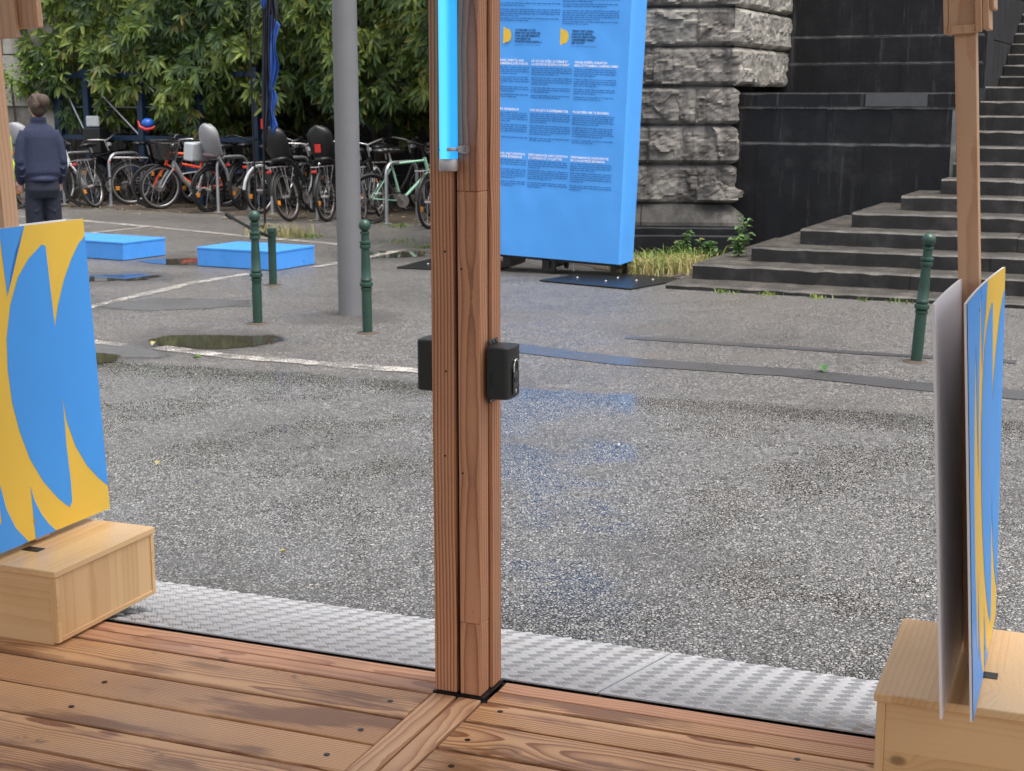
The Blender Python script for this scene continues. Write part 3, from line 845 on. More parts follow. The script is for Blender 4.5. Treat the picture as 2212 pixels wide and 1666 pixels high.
# ------------------------------------------------------------------ assumed roof over the camera, out of view, added to shade deck and post
roof = thing('shade_roof', 'flat timber roof added out of view above the deck to shade it', 'roof', B(-1.4, 3.28, 3.13), -BA)
m_ = MB(); m_.box(-2.8, 3.4, -4.2, .12, .16, .24); m_.build('roof_deck', M_STICK, roof)
for y in (-.03, -1.4, -2.8, -4.1):
    m_ = MB(); m_.box(-2.8, 3.4, y - .03, y + .03, 0, .158); m_.build('joist', M_POSTR, roof)

# ------------------------------------------------------------------ blue information banner
BN = R(24)
ban = thing('information_banner', 'tall bright blue fabric banner printed with text columns, on black feet', 'banner', (.949, 13.766, 0), rot=(0, R(2.2), -BN))
m_ = MB()
W_, D_, H_ = 1.46, .42, 3.1
nx, nz = 30, 46
def wr(x, z):                                   # soft wrinkles of stretched cloth
    return .014 * mnoise.noise(Vector((x * 1.6, z * .8, 3.1))) + .008 * mnoise.noise(Vector((x * 6 + z * 2.0, z * 3.0 - x * 2, 7.7)))
xs = [-W_ + .04 + (W_) * i / nx for i in range(nx + 1)]
outline = [(x, 0.0) for x in xs] + [(.045, .012), (.05, .03)] + [(.05, .03 + (D_ - .06) * i / 6) for i in range(1, 7)] + [(.045, D_ - .012), (.03, D_), (-W_ + .05, D_), (-W_ + .03, D_ - .03), (-W_ + .03, .03)]
vs_, fs = [], []
no = len(outline)
for j in range(nz + 1):
    z = .125 + H_ * j / nz
    for i, (x, y) in enumerate(outline):
        d_ = wr(x + y * 1.3, z)
        if i <= nx: vs_.append((x, y + d_ * min(1, min(x + W_ - .04, .04 - x) * 12), z))
        else: vs_.append((x + d_ * .6, y, z))
for j in range(nz):
    for i in range(no): fs.append((j * no + i, j * no + (i + 1) % no, (j + 1) * no + (i + 1) % no, (j + 1) * no + i))
fs.append(tuple(nz * no + i for i in range(no)))
m_.add(vs_, fs)
fabric = m_.build('fabric_cover', M_BANN, ban, smooth=50)

_dg = None
def text_part(body, x, ztop, cap, mat, parent, bold=0.0, name='heading_text', width=None):
    cu = bpy.data.curves.new('text', 'FONT')
    cu.body = body; cu.size = cap / .70; cu.offset = bold * cap; cu.fill_mode = 'FRONT'; cu.resolution_u = 1
    to = bpy.data.objects.new('text', cu); C.objects.link(to)
    bpy.context.view_layer.update()
    me = bpy.data.meshes.new_from_object(to.evaluated_get(bpy.context.evaluated_depsgraph_get()))
    bpy.data.objects.remove(to); bpy.data.curves.remove(cu)
    co = [v.co for v in me.vertices]
    mx = max(c.x for c in co); mn = min(c.x for c in co)
    sc = (width / (mx - mn)) if width else 1.0
    for v in me.vertices:
        X, Z = (v.co.x - mn) * sc + x, ztop - cap + v.co.y
        v.co = Vector((X, -.0055 + wr(X, Z) * min(1, min(X + W_ - .04, .04 - X) * 12), Z))
    me.materials.clear(); me.materials.append(mat)
    me.name = name
    return put(name, me, parent)
ZB = .117
def head(lines, x, z, widths):
    for i, (l_, w_) in enumerate(zip(lines, widths)):
        text_part(l_, x, z + ZB - i * .0285, .0205, M_INKW, fabric, .045, width=w_)
def para(x0, x1, ztop, zbot, seed, name='body_text', hgt=.0085, pitch=.0192):
    rr = random.Random(seed); m_ = MB()
    n = max(1, round((ztop - zbot) / pitch))
    for k in range(n):
        z = ztop + ZB - k * pitch - hgt
        x = x0; end = x1 if k < n - 1 else x0 + (x1 - x0) * rr.uniform(.25, .8)
        while x < end - .012:
            w = min(rr.uniform(.012, .050), end - x)
            px = x
            while px < x + w - .003:              # letter sized marks: too small to read
                lw = min(rr.uniform(.0045, .0075), x + w - px)
                up = rr.choice((0, 0, .003, -.002))
                yy = -.0055 + wr(px, z) * min(1, min(px + W_ - .04, .04 - px) * 12)
                m_.add([(px, yy, z + min(0, up)), (px + lw - .0014, yy, z + min(0, up)), (px + lw - .0014, yy, z + hgt + max(0, up)), (px, yy, z + hgt + max(0, up))], [(0, 1, 2, 3)])
                px += lw
            x += w + .0065
    return m_.build(name, M_INKM, fabric)
C1, C2, C3 = -1.345, -.911, -.477
HW = .412
# upper running text in two wide columns (and more above the picture)
for (xa, xb, rows) in ((-1.345, -.647, ((2.75, 2.66), (2.63, 2.54), (2.51, 2.44), (2.42, 2.375), (2.357, 2.31), (2.301, 2.232), (2.221, 2.188))),
                       (-.622, -.067, ((2.75, 2.66), (2.63, 2.54), (2.51, 2.44), (2.42, 2.37), (2.357, 2.312), (2.298, 2.205), (2.2, 2.165)))):
    for k, (a, b) in enumerate(rows): para(xa, xb, a, b, int(a * 1000) + int(xa * 10))
for x, ls in ((-1.088, ("« D'ABORD LA VIE,", 'ENSUITE LES ESPACES,', 'PUIS LES BÂTIMENTS.', "L'INVERSE NE", 'FONCTIONNE JAMAIS. »')), (-.520, ('"EERST HET LEVEN,', 'DAN DE RUIMTES,', 'DAN DE GEBOUWEN.', 'OMGEKEERD WERKT', 'HET NOOIT."'))):
    ws = (.205, .257, .247, .155, .270) if x < -1 else (.215, .205, .238, .228, .135)
    for k, (l_, w_) in enumerate(zip(ls, ws)): text_part(l_, x, 2.122 + ZB - k * .0262, .0185, M_INKD, fabric, .055, 'quote_text', w_)
    text_part('Jan Gehl, architecte danois' if x < -1 else 'Jan Gehl, Deens architect', x, 1.986 + ZB, .013, M_INKM, fabric, 0, 'quote_source_text', .255)
for x in (-1.21, -.634):                        # yellow double quotation shapes
    m_ = MB()
    for dx, hh, ww, sh in ((0, .075, .045, 0), (.034, .062, .048, .01)):
        pts = [(x + dx, -.0048 - dx * .02, 2.06 + ZB - hh)] + [(x + dx + ww * math.cos(a) ** .8 if math.cos(a) > 0 else x + dx, -.0048 - dx * .02, 2.06 + ZB + hh * math.sin(a)) for a in [R(-75 + 150 * i / 12) for i in range(13)]] + [(x + dx, -.0048 - dx * .02, 2.06 + ZB + hh)]
        m_.poly(pts)
    m_.build('quote_mark', M_INKY, fabric)
head(('WHERE IDEAS, DEBATE, AND', 'DECISION-MAKING JOIN FORCES'), C1, 1.845, (.356, .400))
head(('LÀ OÙ LES IDÉES, LE DÉBAT ET', 'LA DÉCISION SE RENCONTRENT'), C2, 1.845, (.370, .385))
head(('WAAR IDEEËN, DEBAT EN', 'BESLUITVORMING SAMENKOMEN'), C3, 1.845, (.314, .420))
head(('PROJECTS TO EXPERIENCE',), C1, 1.395, (.319,))
head(('DES PROJETS À EXPÉRIMENTER',), C2, 1.395, (.390,))
head(('PROJECTEN OM TE ERVAREN',), C3, 1.395, (.354,))
head(('PERFORMANCE, PARTICIPATION,', 'AND COLLECTIVE EXPERIENCE'), C1, .982, (.401, .370))
head(('PERFORMANCE, PARTICIPATION', 'ET EXPÉRIENCE COLLECTIVE'), C2, .982, (.400, .343))
head(('PERFORMANCE, PARTICIPATIE', 'EN COLLECTIEVE ERVARING'), C3, .982, (.371, .335))
for ci, x in enumerate((C1, C2, C3)):
    for k, (a, b) in enumerate(((1.775, 1.70), (1.685, 1.61), (1.595, 1.545), (1.525, 1.492), (1.355, 1.262), (1.245, 1.155), (1.130, 1.095), (.915, .845), (.830, .740), (.715, .665))):
        para(x, x + HW, a, b, 100 * ci + k)
# steel frame feet
for x in (-W_ + .10, -.62, -.02):
    m_ = MB()
    for y in (.03, .36): m_.box(x - .02, x + .02, y - .02, y + .02, -.0, .16)
    m_.box(x - .015, x + .015, .05, .34, .06, .085)
    m_.build('frame_leg', M_BLKS, ban, bevel=.002)
for y in (.02, .35):
    m_ = MB(); m_.box(-W_ + .06, .03, y, y + .03, .10, .15); m_.build('frame_rail', M_BLKS, ban)
for x in (-.74, -1.15):
    m_ = MB(); m_.box(x, x + .08, .02, .40, .02, .12); m_.build('ballast_bracket', M_BLKS, ban, bevel=.004)
m_ = MB(); m_.tube((-.42, .05, .02), (-.42, .05, .12), .008); m_.build('strap_pin', M_ALU, ban)
for lab, (x, y), rz in (('black steel base plate under the right foot of the blue banner', (.90, 13.48), R(-38)), ('black steel base plate showing left of the timber post', (-.52, 14.72), R(-20))):
    t = thing('base_plate', lab, 'base plate', (x, y, 0), rz, 'steel plates under the banner')
    m_ = MB(); m_.box(-.5, .5, -.42, .5, .004, .016); m_.build('plate', M_BLKS, t, bevel=.003)
    for a, b in ((-.3, -.1), (.05, -.15), (.25, .05), (.33, .2), (.0, .12)):
        m_ = MB(); m_.lathe([(.012, .016), (.012, .024), (.007, .029)], 8, (a, b, 0)); m_.build('bolt', M_ALU, t)

# ------------------------------------------------------------------ grey pole and green bollards
t = thing('grey_pole', 'thick grey painted steel pole standing between the green bollards', 'pole', (-1.25, 11.38, 0))
m_ = MB(); m_.lathe([(.096, 0), (.094, .05), (.092, 3.0), (.088, 6.5)], 36); m_.build('shaft', M_GREY, t, smooth=50)
m_ = MB(); m_.lathe([(.0885, 6.5), (.08, 6.54), (.02, 6.57)], 24); m_.build('cap', M_GREY, t, smooth=50)
def bollard(label, x, y, h, tilt=(0, 0), ball=True):
    t = thing('bollard', label, 'bollard', (x, y, -.02), 0, 'green cast bollards', rot=(tilt[0], tilt[1], 0))
    r = .036
    k = h / .83
    prof = [(r, 0), (r, .27 * k), (r * .98, .30 * k), (r * .98, .325 * k), (r * 1.12, .332 * k), (r * 1.12, .345 * k), (r * .9, .35 * k), (r * 1.28, .358 * k), (r * 1.34, .37 * k), (r * 1.28, .383 * k), (r * .9, .39 * k), (r * 1.12, .395 * k), (r * 1.12, .408 * k), (r * .98, .415 * k), (r * .93, .50 * k), (r * .80, .62 * k)]
    if not ball: prof = [(a, b) for a, b in prof[:2]] + [(r, .44 * k), (r * 1.15, .45 * k), (r * 1.15, .465 * k), (r * .9, .47 * k), (r * 1.2, .48 * k), (r * 1.2, .51 * k), (r * .8, .515 * k)]
    m_ = MB(); m_.lathe(prof, 20); m_.build('shaft', M_GRN, t, smooth=35)
    if ball:
        m_ = MB(); m_.lathe([(r * .80, .62 * k), (r * 1.05, .628 * k), (r * 1.12, .64 * k), (r * 1.05, .652 * k), (r * .86, .655 * k), (r * 1.12, .662 * k), (r * 1.12, .675 * k), (r * .8, .68 * k), (r * .78, .725 * k), (r * .95, .73 * k), (r * .95, .742 * k), (r * .55, .748 * k)], 20); m_.build('collar', M_GRN, t, smooth=35)
        m_ = MB(); m_.ell((0, 0, .787 * k), (r * 1.22, r * 1.22, r * 1.22), 20, 12); m_.build('ball', M_GRN, t, smooth=60)
    m_ = MB(); m_.lathe([(.09, .018), (.07, .026), (.038, .03)], 16); o = m_.build('footing', M_SOIL, t, smooth=60)
    return t
bollard('dark green bollard in front of the blue platform, left of the grey pole', -1.89, 10.9, .86)
b2 = bollard('short green bollard without a ball, just behind a taller one', -2.14, 13.2, .86, (0, 0), False)
bollard('dark green bollard standing close to the right of the grey pole', -1.03, 10.45, .83, (0, R(-.5)))
bollard('tilted dark green bollard in front of the stone steps', 2.57, 9.28, .84, (0, R(3.0)))
t = thing('folded_barrier_arm', 'thin black arm leaning from behind the bollard to the shorter one', 'barrier arm', (-2.2, 12.6, 0))
m_ = MB(); m_.path([(-.22, .1, .66), (-.02, .0, .56), (.06, .5, .44)], .014, 6); m_.tube((-.24, .1, .68), (-.19, .09, .64), .024); m_.build('arm', M_BLKS, t)

# ------------------------------------------------------------------ blue platforms
def platform(label, cx, cy, w, d, rz):
    t = thing('low_platform', label, 'platform', (cx, cy, 0), rz, 'low blue platforms')
    m_ = MB(); m_.box(-w / 2, w / 2, -d / 2, d / 2, .006, .17); m_.build('body', M_PLAT, t, bevel=.003)
    for x0, x1 in ((-w / 2 - .004, -w * .08), (-w * .08 + .003, w / 2 + .004)):
        m_ = MB(); m_.box(x0, x1, -d / 2 - .004, d / 2 + .004, .171, .192); m_.build('top_board', M_PLAT, t, bevel=.003)
    return t
platform('low blue platform behind the two green bollards', -2.56, 14.80, .95, .66, R(-27))
platform('low blue platform partly hidden by the left wave board', -4.38, 15.78, 1.25, .62, R(-30))

# ------------------------------------------------------------------ stone stairs, black wall, rock-faced pillar
stair = tag(MB().box(-4.3, 9, 12.7, 14.0, -.3, .02).build('staircase', M_STEP, rot=(0, 0, -SA)), kind='structure')
ZS = [.045, .178, .312, .447, .585, .725, .868, 1.012, 1.158, 1.305, 1.455, 1.61, 1.77]
VS = [12.30, 12.76, 13.20, 13.63, 14.06, 14.55, 14.98, 15.40, 15.80, 16.2, 16.6, 17.0, 17.4]
US = [-4.25, -4.15, -3.74, -3.40, -3.02, -2.66, -2.36] + [-2.322] * 6
def worn_block(name, u0, u1, v0, v1, z0, z1, parent, mat, seed, cut=.10, amp=.006, back=True):
    """long stone with a slightly chipped, wavy front edge"""
    rr = random.Random(seed)
    n = max(2, int((u1 - u0) / cut)); m_ = MB(); vs_, fs = [], []
    for i in range(n + 1):
        u = u0 + (u1 - u0) * i / n
        e = rr.uniform(-amp, amp); e2 = rr.uniform(-amp, amp) * .5; c = .012 + abs(rr.gauss(0, .005))
        vs_ += [(u, v0 + e, z0), (u, v0 + e, z1 - c), (u, v0 + e + c, z1 + e2), (u, v1, z1 + e2 * .5), (u, v1, z0)]
    for i in range(n):
        for k in range(5): fs.append((i * 5 + k, i * 5 + (k + 1) % 5, i * 5 + 5 + (k + 1) % 5, i * 5 + 5 + k))
    fs += [(0, 1, 2, 3, 4), tuple(n * 5 + k for k in (4, 3, 2, 1, 0))]
    m_.add(vs_, fs)
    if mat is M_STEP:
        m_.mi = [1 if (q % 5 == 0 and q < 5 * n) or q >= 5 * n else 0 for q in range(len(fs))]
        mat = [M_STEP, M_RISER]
    return m_.build(name, mat, parent, smooth=25)
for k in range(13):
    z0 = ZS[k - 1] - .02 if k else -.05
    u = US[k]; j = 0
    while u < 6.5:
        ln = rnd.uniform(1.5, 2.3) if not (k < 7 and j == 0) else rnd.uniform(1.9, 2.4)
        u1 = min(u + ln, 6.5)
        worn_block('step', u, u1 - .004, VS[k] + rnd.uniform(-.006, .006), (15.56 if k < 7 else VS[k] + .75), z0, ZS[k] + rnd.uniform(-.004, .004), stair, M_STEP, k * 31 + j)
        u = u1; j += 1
worn_block('landing', -2.5, 6.5, 17.95, 21.0, 1.6, 1.768, stair, M_STEP, 900)
for k in range(22):
    worn_block('step', -2.5, 6.5, 20.0 + k * .33, 20.0 + k * .33 + .7, 1.70 + k * .145, 1.77 + (k + 1) * .145, stair, M_STEP, 1000 + k, cut=.25)
# lower terrace wall: recessed pale joints behind separate black stones
wall = thing('terrace_wall', 'black weathered stone terrace wall behind the wide lower steps', 'wall', ST(-2.33, 15.57, 0), -SA)
m_ = MB(); m_.box(-2.7, -.012, .010, .6, -.1, 1.70); m_.build('core', M_MORT, wall)
def course(z0, z1, cuts, d=0.0, mat=M_DARK, par=wall, x_end=0.0):
    for a, b in zip(cuts[:-1], cuts[1:]):
        worn_block('stone_block', a + .001, b - .001, -d + rnd.uniform(-.003, .002), .05, z0 + .010, z1 - .010, par, mat, int((a + z0) * 977), cut=.12, amp=.003)
course(-.05, 1.18, [-2.7, -2.05, -.92, 0])
course(1.18, 1.55, [-2.7, -1.9, -1.32, -.66, 0])
course(1.55, 1.71, [-2.72, -1.3, .015], .02)
m_ = MB(); m_.box(-.92, -.30, -.0265, -.0, 1.562, 1.69); m_.build('cement_patch', M_PATCH, wall)
m_ = MB(); m_.box(-.05, .004, -.007, .0, .1, 1.53); m_.build('lime_edge', M_MORT, wall)
m_ = MB(); m_.box(-2.75, -.03, .03, 1.9, 1.66, 1.70); m_.build('terrace_top', M_STEP, wall)
m_ = MB(); m_.box(-.012, .02, .03, 5, -.1, 1.75); m_.build('cheek_stone', M_DARK, wall)
# upper terrace wall, set back
uw = thing('terrace_wall', 'upper black terrace wall set back above the lower one', 'wall', ST(-2.36, 17.4, 1.66), -SA)
m_ = MB(); m_.box(-3.6, -.012, .010, .6, 0, 4.2); m_.build('core', M_MORT, uw)
zz = .04
for i, hh in enumerate((.34, .30, .44, .40, .42, .42, .42, .42)):
    cuts = [-3.6, -2.9 + (i % 2) * .4, -1.9 + (i % 3) * .3, -.9 + (i % 2) * .35, 0]
    for a, b in zip(cuts[:-1], cuts[1:]):
        pale = (i >= 2 and b < -2.2 and i < 6)
        worn_block('stone_block', a + .0012, b - .0012, rnd.uniform(-.008, .001) + (-.02 * i if False else 0), .05, zz + .010, zz + hh - .010, uw, M_PALE if pale else M_DARK, i * 55 + int(a * 10), cut=.12, amp=.003)
    zz += hh
m_ = MB(); m_.box(-.010, .02, .03, .6, 0, 3.4); m_.build('cheek_stone', M_DARK, uw)
for k in range(9):
    for q in range(5):
        m_ = MB(); m_.box(-.6, -.15, .62 + q * 2.1 + .004 - (k % 2) * .0, .62 + q * 2.1 + 2.096, .06 + k * .62, .06 + k * .62 + .612); m_.build('cheek_stone', M_DARK, uw, bevel=.006)

# rock-faced pillar
PA = R(6)
pil = thing('stone_pillar', 'rough rock-faced stone pillar behind the blue banner', 'pillar', (2.33, 15.86, 0), -PA)
def rock_block(x0, x1, z0, z1, depth, mat, seed, bulge=.05, side=0.0, M=None):
    """quarry-faced block: bulging broken face, straight drafted joints"""
    n = max(4, int((x1 - x0) / .022)); k = max(4, int((z1 - z0) / .022)); ns = max(0, int(side / .05))
    m_ = MB(); m_.M = M; vs_, fs = [], []
    cols = [(x0 + (x1 - x0) * i / n, 0.0, 0) for i in range(n + 1)] + [(x1, side * i / ns, 1) for i in range(1, ns + 1)] if ns else [(x0 + (x1 - x0) * i / n, 0.0, 0) for i in range(n + 1)]
    nc = len(cols)
    for j in range(k + 1):
        z = z0 + (z1 - z0) * j / k
        for i, (x, y, s_) in enumerate(cols):
            ex = min((x - x0), (x1 - x) if not ns else 9) if s_ == 0 else min(9, side - y)
            ez = min(z - z0, z1 - z)
            f = min(1.0, max(0, ex) / .035, max(0, ez) / .035)
            f = f * f * (3 - 2 * f)
            q = Vector((x * 3.1 + seed * 7.3, y * 3.1, z * 4.2 + seed * 3.7))
            dd_, pp_ = mnoise.voronoi(q * .62)
            c0 = pp_[0]; sl = mnoise.noise_vector(Vector(c0) * 5.3); off = mnoise.noise(Vector(c0) * 9.1)
            dd2, pp2 = mnoise.voronoi(q * 1.7)
            sl2 = mnoise.noise_vector(Vector(pp2[0]) * 5.3); off2 = mnoise.noise(Vector(pp2[0]) * 7.7)
            nz_ = .45 * off + .9 * sl.dot(q * .62 - Vector(c0)) + .22 * off2 + .40 * sl2.dot(q * 1.7 - Vector(pp2[0])) + .14 * mnoise.fractal(q * 4, .8, 2.1, 3)
            d = bulge * f * max(.05, .75 + nz_)
            lo = .0
            if s_ == 0:
                diag = 1.0 if (not ns or i < n) else .7
                vs_.append((x + (d * .6 if (ns and i == n) else 0), y - d * diag + lo, z))
            else: vs_.append((x + d, y, z))
    for j in range(k):
        for i in range(nc - 1): fs.append((j * nc + i, j * nc + i + 1, (j + 1) * nc + i + 1, (j + 1) * nc + i))
    q = len(vs_)
    bk = [(x0, depth, z0), (x1, depth, z0), (x1, depth, z1), (x0, depth, z1)]
    vs_ += bk
    bot = list(range(nc)); top = [k * nc + i for i in range(nc)]
    fs.append(tuple(bot[::-1] + [q, q + 1])[::-1]); fs.append(tuple(top + [q + 2, q + 3]))
    m_.add(vs_, fs)
    return m_.build('stone_block', mat, pil)
m_ = MB(); m_.box(-3.0, -.03, .03, 1.6, 0, 5.4); m_.build('core', M_MORT, pil)
CZ = [.535, .95, 1.362, 1.765, 2.173, 2.575, 2.98, 3.39, 3.8, 4.2, 4.6]
CUT = [[-3, -2.1, -1.35, -.40, 0], [-3, -1.8, -.92, 0], [-3, -2.2, -1.4, -.62, -.42, 0], [-3, -1.7, -.89, 0], [-3, -2.0, -1.2, -.42, 0], [-3, -1.6, -.8, 0], [-3, -2, -1.1, -.4, 0], [-3, -1.7, -.7, 0], [-3, -2, -1.1, -.4, 0], [-3, -1.7, -.7, 0]]
for i in range(10):
    cu_ = CUT[i]
    for j, (a, b) in enumerate(zip(cu_[:-1], cu_[1:])):
        last = b == 0
        rock_block(a + .006, b - .006, CZ[i] + .007, CZ[i + 1] - .007, .25, M_ROCK if (j % 2 or i < 3) else M_ROCKP if i == 4 else M_ROCK, i * 7 + j + 1, .085 if not last else .09, side=.4)
    if i >= 3:                                  # return face to the upper terrace; paler stone paints in its stronger light
        cr_ = [-.03, .95 + .2 * (i % 2), 2.15]
        for j, (a, b) in enumerate(zip(cr_[:-1], cr_[1:])):
            rock_block(a, b - .006, CZ[i] + .007, CZ[i + 1] - .007, .25, M_ROCKP, i * 13 + j + 90, .075, M=Matrix.Rotation(R(71), 4, 'Z'))
# moulded plinth
for (x0, x1) in ((-3, -1.9), (-1.897, -.95), (-.947, 0)):
    m_ = MB(); pr = [(-.03, .535), (-.05, .50), (-.10, .42), (-.15, .35), (-.16, .305), (.3, .305), (.3, .535)]
    n = len(pr); e = .13 if x1 == 0 else -.003
    m_.add([(x0, y, z) for y, z in pr] + [(x1 + (e if z < .48 else 0), y, z) for y, z in pr], [tuple(range(n)), tuple(range(2 * n - 1, n - 1, -1))] + [(i, (i + 1) % n, n + (i + 1) % n, n + i) for i in range(n)])
    m_.build('plinth_stone', M_PLIN, pil, bevel=.006)
worn_block('plinth_stone', -3, -.9, -.19, .3, .225, .30, pil, M_DARK, 5, .1)
worn_block('plinth_stone', -.897, .16, -.19, .3, .225, .30, pil, M_DARK, 6, .1)
worn_block('plinth_stone', -3, -1.1, -.23, .3, -.05, .22, pil, M_DARK, 7, .1)
worn_block('plinth_stone', -1.097, .20, -.23, .3, -.05, .22, pil, M_DARK, 8, .1)

# ------------------------------------------------------------------ leaves, shrubs, weeds
def leaf_at(m_, base, d, up, ln, w, droop=.15, fold=.25):
    d = d.normalized(); s_ = d.cross(up)
    if s_.length < 1e-4: s_ = d.orthogonal()
    s_.normalize(); nrm = s_.cross(d).normalized()
    p0 = base; p1 = base + d * ln * .45 + nrm * ln * .03; p2 = base + d * ln - Vector((0, 0, 1)) * ln * droop
    e = nrm * w * fold
    a1 = base + d * ln * .40 + s_ * w * .5 + e; b1 = base + d * ln * .40 - s_ * w * .5 + e
    a2 = base + d * ln * .74 + s_ * w * .38 + e * .7 - Vector((0, 0, 1)) * ln * droop * .5
    b2 = base + d * ln * .74 - s_ * w * .38 + e * .7 - Vector((0, 0, 1)) * ln * droop * .5
    m_.add([p0, a1, p1, b1, a2, p2, b2], [(0, 1, 2), (0, 2, 3), (1, 4, 5, 2), (2, 5, 6, 3)])

HR = Vector((-.35, 20.25, 0)); HL = Vector((-.872, .489, 0)); HN = Vector((.489, .872, 0))   # hedge line: right end, leftwards, away
def low_edge(w):                                  # underside of the foliage along the hedge
    return 1.60 - (.30 if w > 5.6 else (.30 * (w - 4.8) / .8 if w > 4.8 else 0)) + .10 * math.sin(w * 1.9 + .5) + .14 * math.sin(w * 4.3) + .10 * math.sin(w * 9.1 + 1) + (.42 if w > 8.1 else 0) - (.12 if w < 1.2 else 0)
def shrub(label, w0, w1, n, seed, mat=M_LEAF):
    rr = random.Random(seed)
    c = HR + HL * ((w0 + w1) / 2) + HN * 1.7
    t = thing('laurel_tree', label, 'tree', tuple(c), 0, 'broad-leaved trees over the bicycles')
    tr = MB()
    for k in range(3):
        x = rr.uniform(-.8, .8)
        p = [Vector((x, .3 + rr.uniform(-.5, .5), 0))]
        for q in range(4): p.append(p[-1] + Vector((rr.uniform(-.25, .25), rr.uniform(-.2, .1), .75)))
        tr.path(p, [.10, .085, .065, .05, .03], 8)
        for q in range(6):
            i = rr.randint(1, 4); a = rr.uniform(0, 6.28)
            e = p[i] + Vector((math.cos(a) * rr.uniform(.8, 1.5), -abs(math.sin(a)) * rr.uniform(.8, 1.6), rr.uniform(.0, .7)))
            tr.path([p[i], (p[i] + e) / 2 + Vector((0, 0, .15)), e], [.035, .022, .010], 5)
    tr.build('trunk', M_BARK, t, smooth=50)
    m_ = MB()
    for k in range(n):
        w = rr.uniform(w0 - .25, w1 + .25)
        z = low_edge(w) + rr.random() ** 1.15 * 3.2
        lobe = .55 * mnoise.noise(Vector((w * .9, z * 1.1, seed))) + .25 * mnoise.noise(Vector((w * 2.3, z * 2.3, seed + 4)))
        under = max(0, .55 - (z - low_edge(w))) * .7
        dep = .15 + lobe * .9 + under + rr.random() ** 2.2 * 1.9
        if mnoise.noise(Vector((w * 1.5, z * 1.7, 11.0))) > .28 and dep < 1.0: dep += .9
        p = HR + HL * w + HN * dep + Vector((0, 0, z)) - Vector(c)
        out = Vector((rr.gauss(0, .5), rr.gauss(0, .5), rr.gauss(.15, .4))) - HN * .9
        out.normalize()
        s1 = out.orthogonal().normalized(); s2 = out.cross(s1)
        nl = rr.randint(6, 9); sz = rr.uniform(.75, 1.15)
        for q in range(nl):
            a = 6.283 * q / nl + rr.uniform(-.35, .35)
            el = rr.uniform(.15, .75)
            d = (s1 * math.cos(a) + s2 * math.sin(a)) * math.cos(el) + out * math.sin(el) - Vector((0, 0, rr.uniform(.3, .95)))
            leaf_at(m_, p, d, out, rr.uniform(.15, .23) * sz, rr.uniform(.046, .066) * sz, rr.uniform(.05, .3))
    o = m_.build('crown', mat, t, smooth=0)
    # dark inner mass of older leaves and twigs further back
    m_ = MB()
    for k in range(int(n * .5)):
        w = rr.uniform(w0 - .2, w1 + .2); z = low_edge(w) - .25 + rr.random() * 3.6
        p = HR + HL * w + HN * rr.uniform(1.6, 3.2) + Vector((0, 0, z)) - Vector(c)
        for q in range(4):
            d = Vector((rr.gauss(0, 1), rr.gauss(0, 1), rr.gauss(-.3, .6)))
            leaf_at(m_, p, d, Vector((0, 0, 1)), rr.uniform(.22, .34), rr.uniform(.10, .15))
    m_.build('inner_foliage', M_LEAF, t)
    return t
shrub('broad-leaved evergreen tree right of the grey pole, over the mint bicycle', -.6, 2.55, 1500, 11)
shrub('broad-leaved evergreen tree with yellow-green leaves above the child seat bicycles', 2.4, 5.6, 1650, 12)
shrub('dark broad-leaved evergreen tree at the upper left above the standing woman', 5.45, 9.3, 1900, 13)
# small bright shrub at far left
t = thing('bright_shrub', 'small bright green shrub beside the stone wall at the left edge', 'shrub', (-8.05, 24.3, 0))
m_ = MB(); rr = random.Random(5)
m_.cur = 0
for k in range(240):
    p = Vector((rr.gauss(0, .22), rr.gauss(0, .2), 1.95 + rr.gauss(0, .16)))
    leaf_at(m_, p, Vector((rr.gauss(0, 1), rr.gauss(-.5, 1), rr.gauss(0, .7))), Vector((0, 0, 1)), rr.uniform(.07, .11), .05)
m_.build('crown', M_LEAF2, t)
m_ = MB(); m_.path([(0, 0, 0), (.05, 0, 1), (0, 0, 1.9)], [.03, .025, .015], 6); m_.build('trunk', M_BARK, t)

# dark backing added for shade, stone pier and iron fence behind the bicycles
bw = thing('back_wall', 'near-black backing wall behind the trees, standing in for deep shade', 'wall', (-4.2, 27.0, 0), R(-29))
m_ = MB(); m_.box(-9, 6, 0, .4, 0, 5.5); m_.build('wall_face', M_DARK, bw)  # near-black face stands in for the shade under the trees
pr = thing('stone_pier', 'grey stone gate pier behind the standing woman', 'pier', (-7.63, 24.7, 0), R(-12))
zz = 0
for i, hh in enumerate((.5, .46, .52, .45, .5, .5)):
    worn_block('stone_block', -.26, .26, 0, .5, zz + .004, zz + hh - .004, pr, M_PALE, 60 + i, .09, .008); zz += hh
rw = thing('rubble_wall', 'rough grey stone wall at the far left behind the trees', 'wall', (-8.0, 24.75, 0), R(-8))
rr = random.Random(3); zz = 0
m_ = MB(); m_.box(-4, .1, .06, .5, 0, 3.6); m_.build('core', M_MORT, rw)
for i in range(9):
    hh = rr.uniform(.33, .45); x = -4
    while x < .1:
        x1 = min(.1, x + rr.uniform(.4, .9))
        worn_block('stone_block', x + .01, x1 - .01, rr.uniform(-.05, .02), .1, zz + .01, zz + hh - .01, rw, M_PALE if i > 3 else M_ROCKP, i * 90 + int(x * 20), .08, .025); x = x1
    zz += hh
fen = thing('iron_fence', 'dark blue iron fence with crossed braces behind the bicycles', 'fence', (-7.38, 24.55, 0), R(-28))
for i, x in enumerate((0, .62, 1.75, 2.9, 4.0)):
    w = .075 if i == 0 else .055
    m_ = MB(); m_.box(x - w, x + w, -.05, .05, 0, 2.3 if i == 0 else 2.1); m_.build('post', M_FENCE, fen, bevel=.006)
